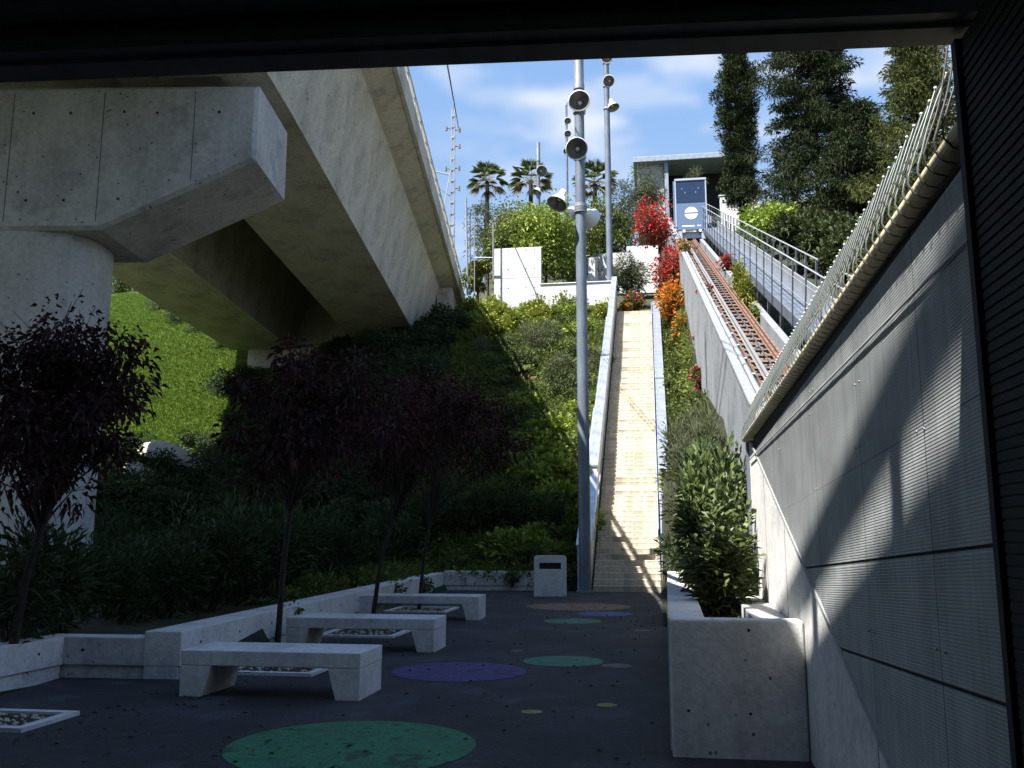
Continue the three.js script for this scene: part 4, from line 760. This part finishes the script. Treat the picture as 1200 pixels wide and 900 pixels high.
// oleanders behind the low wall
{
  const ol = shrubProto(451, { w: 1.0, h: 1.9, clumps: 16, n: 95, len: 0.2, wid: 0.035, pal: FC.dark, up: 0.7, m: 'glossleaf' });
  const place = (px, s, dd) => { const p = atY(px, 700, 0.3); const v = p.clone().setY(0).normalize().multiplyScalar(dd); const x = v.x, d = -v.z; if (inPlaza(x, v.z)) return; plant(ol, 'oleander_bush', 'dark oleander bush behind the low wall ' + (px < 110 ? 'below the nearest purple leaved tree' : px < 200 ? 'beside the viaduct pier' : px < 300 ? 'beyond the nearest bench' : px < 400 ? 'beyond the middle bench' : px < 520 ? 'beyond the farthest bench' : 'near the litter bin'), 'shrub', V3(x, terr(x, d) - 0.1, -d), s, rv() * 6.28, 'oleanders behind the low wall'); };
  for (const [px, s, dd] of [[20, 0.95, 11.6], [70, 0.8, 13.2], [128, 0.7, 15.5], [150, 0.72, 14.2], [195, 0.8, 15.0], [240, 1.15, 16.2], [262, 1.05, 18.5], [215, 0.85, 19.5], [300, 1.1, 17.5], [330, 1.2, 20.5], [375, 1.1, 22.5], [280, 1.35, 22.5], [178, 0.8, 18], [410, 1.2, 25.5], [455, 1.2, 28.8], [500, 1.2, 30], [545, 1.2, 30], [590, 1.1, 30], [625, 1.0, 29.5], [655, 0.9, 29.5]]) place(px, s, dd);
  const iv = shrubProto(455, { w: 0.35, h: 0.5, clumps: 5, n: 40, len: 0.09, wid: 0.06, pal: FC.mid, droop: 0.5 });
  for (const [x, z, y] of [[-5.72, -20.2, 0.1], [-5.35, -13.5, 0.1], [-4.1, -26.62, 0.2], [-5.9, -23.5, 0.1]]) plant(iv, 'creeping_vine', 'small green vine creeping over the low white wall', 'plant', V3(x, y, z), 1, rv() * 6.28, 'vines creeping over the low wall');
}
// hedge filling the planter
{
  const hd = [0, 1, 2].map((k) => shrubProto(470 + k, { w: 0.42, h: 1.5, clumps: 16, n: 110, len: 0.13, wid: 0.045, pal: FC.hedge, m: 'glossleaf', up: 0.5 }));
  const list = [[0.62, 9.0, 0.62], [0.7, 9.7, 0.85], [0.56, 10.3, 0.95], [0.8, 10.6, 1.0], [0.62, 11.2, 1.15], [0.95, 11.6, 1.15], [0.62, 12.2, 1.25], [0.9, 12.8, 1.35], [0.66, 13.4, 1.4], [1.1, 13.8, 1.5], [0.72, 14.6, 1.6], [1.1, 15.2, 1.6], [0.8, 16, 1.7]];
  list.forEach(([x, d, s], k) => plant(hd[k % 3], 'hedge_bush', 'glossy green upright bush ' + (k < 3 ? 'at the open front end' : k < 7 ? 'in the middle' : 'at the far end') + ' of the concrete planter', 'shrub', V3(x, 0.74, -d), [1, s, 1], k * 1.7, 'bushes in the concrete planter'));
  const sp = shrubProto(480, { w: 0.5, h: 0.7, clumps: 9, n: 40, len: 0.13, wid: 0.035, pal: FC.dark, up: 0.6 });
  plant(sp, 'trailing_shrub', 'dark sparse shrub hanging over the planter edge onto the stairs', 'shrub', V3(0.45, 0.86, -15.2), 1.0, 0.4);
  plant(sp, 'leaning_shrub', 'thin branched shrub leaning across the right stair parapet', 'shrub', V3(0.42, 0.86, -16.6), 1.15, 2.4);
  // taller softer plants between the stairs and the track wall
  const feather = shrubProto(481, { w: 0.6, h: 1.6, clumps: 12, n: 120, len: 0.16, wid: 0.016, pal: FC.olive, up: 0.8 });
  for (const [x, d, s] of [[1.0, 17.5, 1.2], [0.6, 18.6, 1.1], [1.2, 19.6, 1.5], [0.7, 20.8, 1.3], [1.2, 22, 1.6], [0.75, 23.2, 1.4], [1.2, 24.4, 1.6], [0.85, 25.8, 1.3], [1.3, 27, 1.4], [0.9, 28.5, 1.1]]) plant(feather, 'feathery_shrub', 'pale feathery shrub between the stairs and funicular wall', 'shrub', V3(x, terr(x, d) - 0.1, -d), [1, s, 1], rv() * 6.28, 'feathery shrubs by the funicular wall');
}
// climbers and flowers between the stairs and the track wall
{
  const iv = shrubProto(490, { w: 0.75, h: 1.2, clumps: 12, n: 110, len: 0.14, wid: 0.09, pal: FC.mid, up: 0.2 });
  for (let d = 28; d < 50; d += 0.8) plant(iv, 'ivy_bush', 'leafy green climber along the right parapet of the stairs', 'plant', V3(0.95 + 0.25 * rv(), terr(1.0, d) - 0.15, -d), [0.9, 0.75 + rv() * 0.5, 1], rv() * 6.28, 'climbers along the right stair parapet');
  const flower = (px, py, d, w, h, seed, pal, n, name, label, dens = 14) => {
    const c = atD(px, py, d), g = shrubProto(seed, { w, h, clumps: dens, n: 75, len: 0.15, wid: 0.09, pal: FC.mid, flower: pal, flowerN: n, flowerLen: 0.17 }); plant(g, name, label, 'flowers', V3(c.x, c.y - h * 0.5, c.z), 1, rv() * 6.28);
  };
  flower(784, 352, 46, 1.0, 2.6, 501, FC.orange, 900, 'orange_flower_bush', 'orange flowering bush at the upper end of the stairs');
  flower(800, 388, 43, 0.7, 1.7, 502, FC.orange, 330, 'orange_flower_bush', 'smaller orange flowering bush against the grey track wall');
  flower(766, 262, 58, 1.8, 3.0, 503, FC.red, 1900, 'red_flower_bush', 'big crimson flowering bush just left of the funicular car');
  flower(785, 318, 52, 1.4, 2.6, 504, FC.red, 1500, 'red_flower_bush', 'crimson flowering bush above the orange flowers');
  flower(742, 352, 51.5, 0.9, 1.1, 505, FC.red, 200, 'red_flower_bush', 'small red flowering plant on the top stair landing');
  flower(733, 361, 50.6, 0.35, 0.5, 506, FC.orange, 130, 'orange_flower_bush', 'small orange flowers at the edge of the top step', 6);
  flower(821, 397, 37, 0.35, 0.8, 507, FC.pink, 60, 'pink_flower_vine', 'pink flower spray hanging on the grey track wall', 5);
  flower(819, 440, 33, 0.35, 0.8, 508, FC.pink, 50, 'pink_flower_vine', 'lower pink flower spray near the feathery shrubs', 5);
  flower(804, 404, 42, 0.35, 0.6, 509, FC.red, 90, 'red_flower_bush', 'small red flower cluster below the orange flowering bush', 5);
  flower(806, 424, 40, 0.4, 0.6, 510, FC.red, 60, 'red_flower_bush', 'tiny red flower cluster among the climbers by the stairs', 5);
  const onTrack = (px, py, dd, w, h, seed, pal, n, nm, label) => { const c = atD(px, py, dd), g = shrubProto(seed, { w, h, clumps: 7, n: 50, len: 0.13, wid: 0.08, pal: FC.mid, flower: pal, flowerN: n, flowerLen: 0.16 }); plant(g, nm, label, 'flowers', V3(c.x, c.y - h * 0.5, c.z), 1, 1); };
  onTrack(856, 307, 43, 0.7, 0.8, 511, FC.red, 260, 'red_flower_bush', 'crimson flower clump on the track below the walkway');
  onTrack(826, 340, 33.5, 0.35, 0.45, 512, FC.red, 110, 'red_flower_bush', 'crimson flower clump beside the metal wall capping');
  onTrack(801, 290, 47, 0.7, 0.9, 513, FC.orange, 90, 'orange_flower_bush', 'orange flower clump at the wall below the funicular car');
  const vine = shrubProto(515, { w: 0.5, h: 2.4, clumps: 14, n: 85, len: 0.15, wid: 0.08, pal: FC.yellowgreen, droop: 0.4 });
  for (const [px, py, d, s] of [[866, 318, 36, 0.9], [875, 333, 33, 0.9], [884, 348, 30.5, 0.6]]) { const c = atD(px, py, d); plant(vine, 'walkway_vine', 'yellow green vine climbing the walkway supports', 'plant', V3(c.x, c.y - 1.4, c.z), s, rv() * 6, 'vines on the walkway'); }
}
// trees and bushes on the upper terrace
{
  const up = (px, py0, py1, d, wpx, seed, pal, label, o = {}) => { const top = atD(px, py0, d), bot = atD(px, py1, d), w = wpx / 1080 * d / 2, H = top.y - bot.y; const gy = Math.min(bot.y, terr(bot.x, d)); const b = V3(bot.x, gy, bot.z), y0 = bot.y - gy; makeTree(o.name ?? 'terrace_tree', label, 'tree', b, { seed, trunk: Math.max(0.6, y0 + H * 0.35), r: 0.1, c: [0, y0 + H * 0.52, 0], s: [w * 0.85, H * 0.46, w * 0.8], cr: Math.min(w, H) * 0.30, clumps: o.clumps ?? 40, n: o.n ?? 75, len: o.len ?? 0.26, wid: o.wid ?? 0.14, pal, up: 0.3 }, 'trees on the upper terrace'); };
  up(640, 232, 335, 57, 110, 601, FC.lime, 'broad lime green tree behind the tall concrete panel', { clumps: 60, n: 90 });
  up(598, 255, 330, 58, 80, 602, FC.mid, 'mid green bushy tree left of the tall concrete panel');
  up(672, 250, 335, 60, 70, 603, FC.mid, 'dense green tree behind the main lamp post');
  up(572, 224, 335, 66, 62, 604, FC.olive, 'wispy grey green tree below the first palm', { wid: 0.05 });
  up(628, 248, 320, 66, 140, 605, FC.yellowgreen, 'wide yellow green thicket behind the lime tree', { clumps: 60 });
  up(733, 215, 300, 68, 70, 606, FC.olive, 'grey green feathery tree left of the upper station', { wid: 0.05, n: 110 });
  up(712, 232, 310, 64, 60, 607, FC.mid, 'green tree between the two nearer lamp posts');
  up(735, 290, 362, 53.5, 56, 608, FC.olive, 'grey green bush growing at the head of the stairs', { wid: 0.05, len: 0.2, n: 110 });
  up(757, 192, 268, 84, 62, 609, FC.olive, 'pale olive tree in front of the upper station', { wid: 0.06, clumps: 64, n: 95 });
  up(605, 238, 335, 72, 120, 615, FC.mid, 'broad green thicket below the middle palm', { clumps: 60 });
  up(690, 240, 320, 72, 90, 616, FC.lime, 'light green thicket below the right hand palm', { clumps: 44 });
  up(560, 285, 350, 56, 36, 610, FC.yellowgreen, 'small yellow green tree by the thin fence posts', { clumps: 24 });
  up(138, 305, 362, 95, 60, 617, FC.mid, 'distant green tree beyond the viaduct pier and lawn', { wid: 0.12 });
  up(165, 318, 366, 98, 60, 618, FC.lime, 'distant light green tree beyond the lawn crest', { wid: 0.12 });
  up(815, 195, 225, 96, 36, 611, FC.olive, 'thin olive tree beside the roof of the upper station', { wid: 0.06, clumps: 16, n: 50 });
}
// palms
{
  const palm = (px, py, d, R, seed, label) => {
    const c = atD(px, py, d), r = RNG(seed), gy = terr(c.x, d) - 0.2, H = Math.max(4, c.y - gy), g = group('palm_tree', label, 'palm', [c.x, c.y - H, c.z], 'palms on the skyline'), L = new Leaves(seed), DL = new Leaves(seed + 1);
    part(g, 'trunk', rod(V3(0, -0.3, 0), V3(0, H, 0), 0.24, 0.19, 10), 'bark');
    for (let k = 0; k < 30; k++) { const a = k * 2.399 + r() * 0.5, e = 1.35 - 2.1 * (k / 30) + (r() - 0.5) * 0.3, dir = V3(Math.cos(a) * Math.cos(e), Math.sin(e), Math.sin(a) * Math.cos(e)), T = k > 23 ? DL : L, pal = k > 23 ? FC.dry : FC.palm;
      const hub = V3(0, H, 0).addScaledVector(dir, R * (0.5 + 0.16 * r())); st(T, V3(0, H, 0), hub, pal);
      for (let f = 0; f < 13; f++) { const s = (f / 12 - 0.5) * 1.7, side = V3(-Math.sin(a), 0, Math.cos(a)), up = V3().crossVectors(side, dir), fd = dir.clone().multiplyScalar(Math.cos(s)).addScaledVector(side, Math.sin(s)).addScaledVector(up, 0.1 * (r() - 0.5)); T.leaf(hub.x, hub.y, hub.z, fd, R * 0.62 * (0.8 + r() * 0.35), 0.085, pal, 0.22); } }
    function st(T, a, b, pal) { T.leaf(a.x, a.y, a.z, b.clone().sub(a), a.distanceTo(b) * 1.05, 0.06, pal, 0); }
    part(g, 'frond', L.geo(), 'leaf', false); part(g, 'dead_frond', DL.geo(), 'leaf', false);
  };
  palm(571, 211, 82, 1.75, 701, 'palm standing alone against the sky next to the railway mast');
  palm(622, 211, 80, 1.8, 702, 'palm half behind the short pale lamp post');
  palm(697, 213, 80, 1.9, 703, 'palm behind the tall main lamp post');
}
// conifers behind the track
{
  function conifer(name, label, px, pyTop, pyBase, d, wpx, seed, o = {}) {
    const top = atD(px, pyTop, d), bot = atD(px, pyBase, d), H = top.y - bot.y, W = wpx / 1080 * d / 2, r = RNG(seed), g = group(name, label, 'tree', [bot.x, bot.y, bot.z], 'dark conifers behind the track'), L = new Leaves(seed + 3), limbs = [];
    part(g, 'trunk', rod(V3(0, -4, 0), V3(0, H * 0.97, 0), o.tr ?? 0.3, 0.05, 9), 'bark');
    const N = o.branches ?? 110;
    for (let k = 0; k < N; k++) {
      const t = Math.pow(k / N, 0.9), y = H * (0.03 + 0.96 * t), prof = o.col ? Math.pow(1 - t, 0.55) * (0.75 + 0.25 * Math.sin(t * 9 + seed)) : Math.pow(1 - t, 0.6) * (0.35 + 1.05 * vnoise(t * 7 + seed, k * 2.399 % 6.283, 999, 31)), len = W * Math.max(0.12, prof) * (0.7 + r() * 0.5), a = k * 2.399 + r(), rise = o.col ? 0.7 : 0.12 - 0.3 * r();
      const tip = V3(Math.cos(a) * len, y + rise * len, Math.sin(a) * len); limbs.push(rod(V3(0, y, 0), tip, 0.05, 0.015, 4));
      const m = o.col ? 2 : 3; for (let q = 1; q <= m; q++) { const f = q / m, c = V3(0, y, 0).lerp(tip, 0.25 + 0.75 * f), cr = (o.cr ?? 0.55) * (0.6 + 0.6 * r()) * (1.1 - 0.35 * f); L.clump([c.x, c.y - 0.1 * f, c.z], cr * 1.15, cr * (o.flat ?? 0.62), cr * 1.15, o.n ?? 46, o.len ?? 0.34, o.wid ?? 0.11, o.pal ?? FC.conifer, { up: o.col ? 0.8 : 0.05, droop: o.col ? 0 : 0.35 }); }
    }
    part(g, 'limb', limbs, 'bark'); part(g, 'crown', L.geo(), 'needle', false);
  }
  conifer('cypress_tree', 'tall narrow dark cypress right of the funicular car', 870, 15, 258, 74, 66, 801, { col: true, branches: 210, cr: 0.62, n: 105, len: 0.3, wid: 0.08 });
  conifer('cedar_tree', 'broad dark conifer between the cypress and the paler pine', 962, -40, 275, 66, 172, 802, { branches: 200, cr: 0.84, flat: 0.42, n: 135, len: 0.28, wid: 0.065 });
  conifer('cedar_tree', 'dark conifer leaning against the broad one above the walkway', 1016, 118, 300, 58, 125, 803, { branches: 110, cr: 0.78, flat: 0.42, n: 125, len: 0.26, wid: 0.065 });
  conifer('pine_tree', 'paler olive green pine above the wire topped wall', 1095, 20, 330, 46, 150, 804, { branches: 110, cr: 0.8, flat: 0.5, n: 140, len: 0.24, wid: 0.04, pal: FC.pine });
  // bushes along the far side of the walkway
  const bb = shrubProto(820, { w: 1.3, h: 1.5, clumps: 14, n: 110, len: 0.2, wid: 0.10, pal: [[0.03, 0.045, 0.014], [0.075, 0.095, 0.028]], up: 0.3 }), bl = shrubProto(821, { w: 1.3, h: 1.6, clumps: 14, n: 100, len: 0.2, wid: 0.12, pal: FC.lime, up: 0.3 });
  for (const [px, py, d, s, k] of [[905, 262, 48, 1.5, 1], [925, 268, 46, 1.3, 0], [945, 268, 48, 1.6, 0], [965, 278, 44, 1.5, 0], [985, 290, 40, 1.4, 0], [1005, 285, 40, 1.5, 0], [890, 256, 54, 1.3, 1], [1020, 280, 38, 1.4, 0], [950, 262, 52, 1.4, 0], [985, 270, 48, 1.5, 0], [915, 252, 54, 1.1, 1], [1040, 300, 34, 1.3, 0]]) { const c = atD(px, py, d); plant(k ? bl : bb, 'walkway_bush', k ? 'light green bush leaning over the walkway handrail' : 'mid green bush growing behind the walkway handrail', 'shrub', V3(c.x, c.y - s * 0.9, c.z), s, rv() * 6.28, k ? 'light green bushes behind the walkway' : 'mid green bushes behind the walkway'); }
}
scene.traverse((m) => { if (m.isMesh) { m.castShadow = true; m.receiveShadow = true; } });
renderer.render(scene, camera);
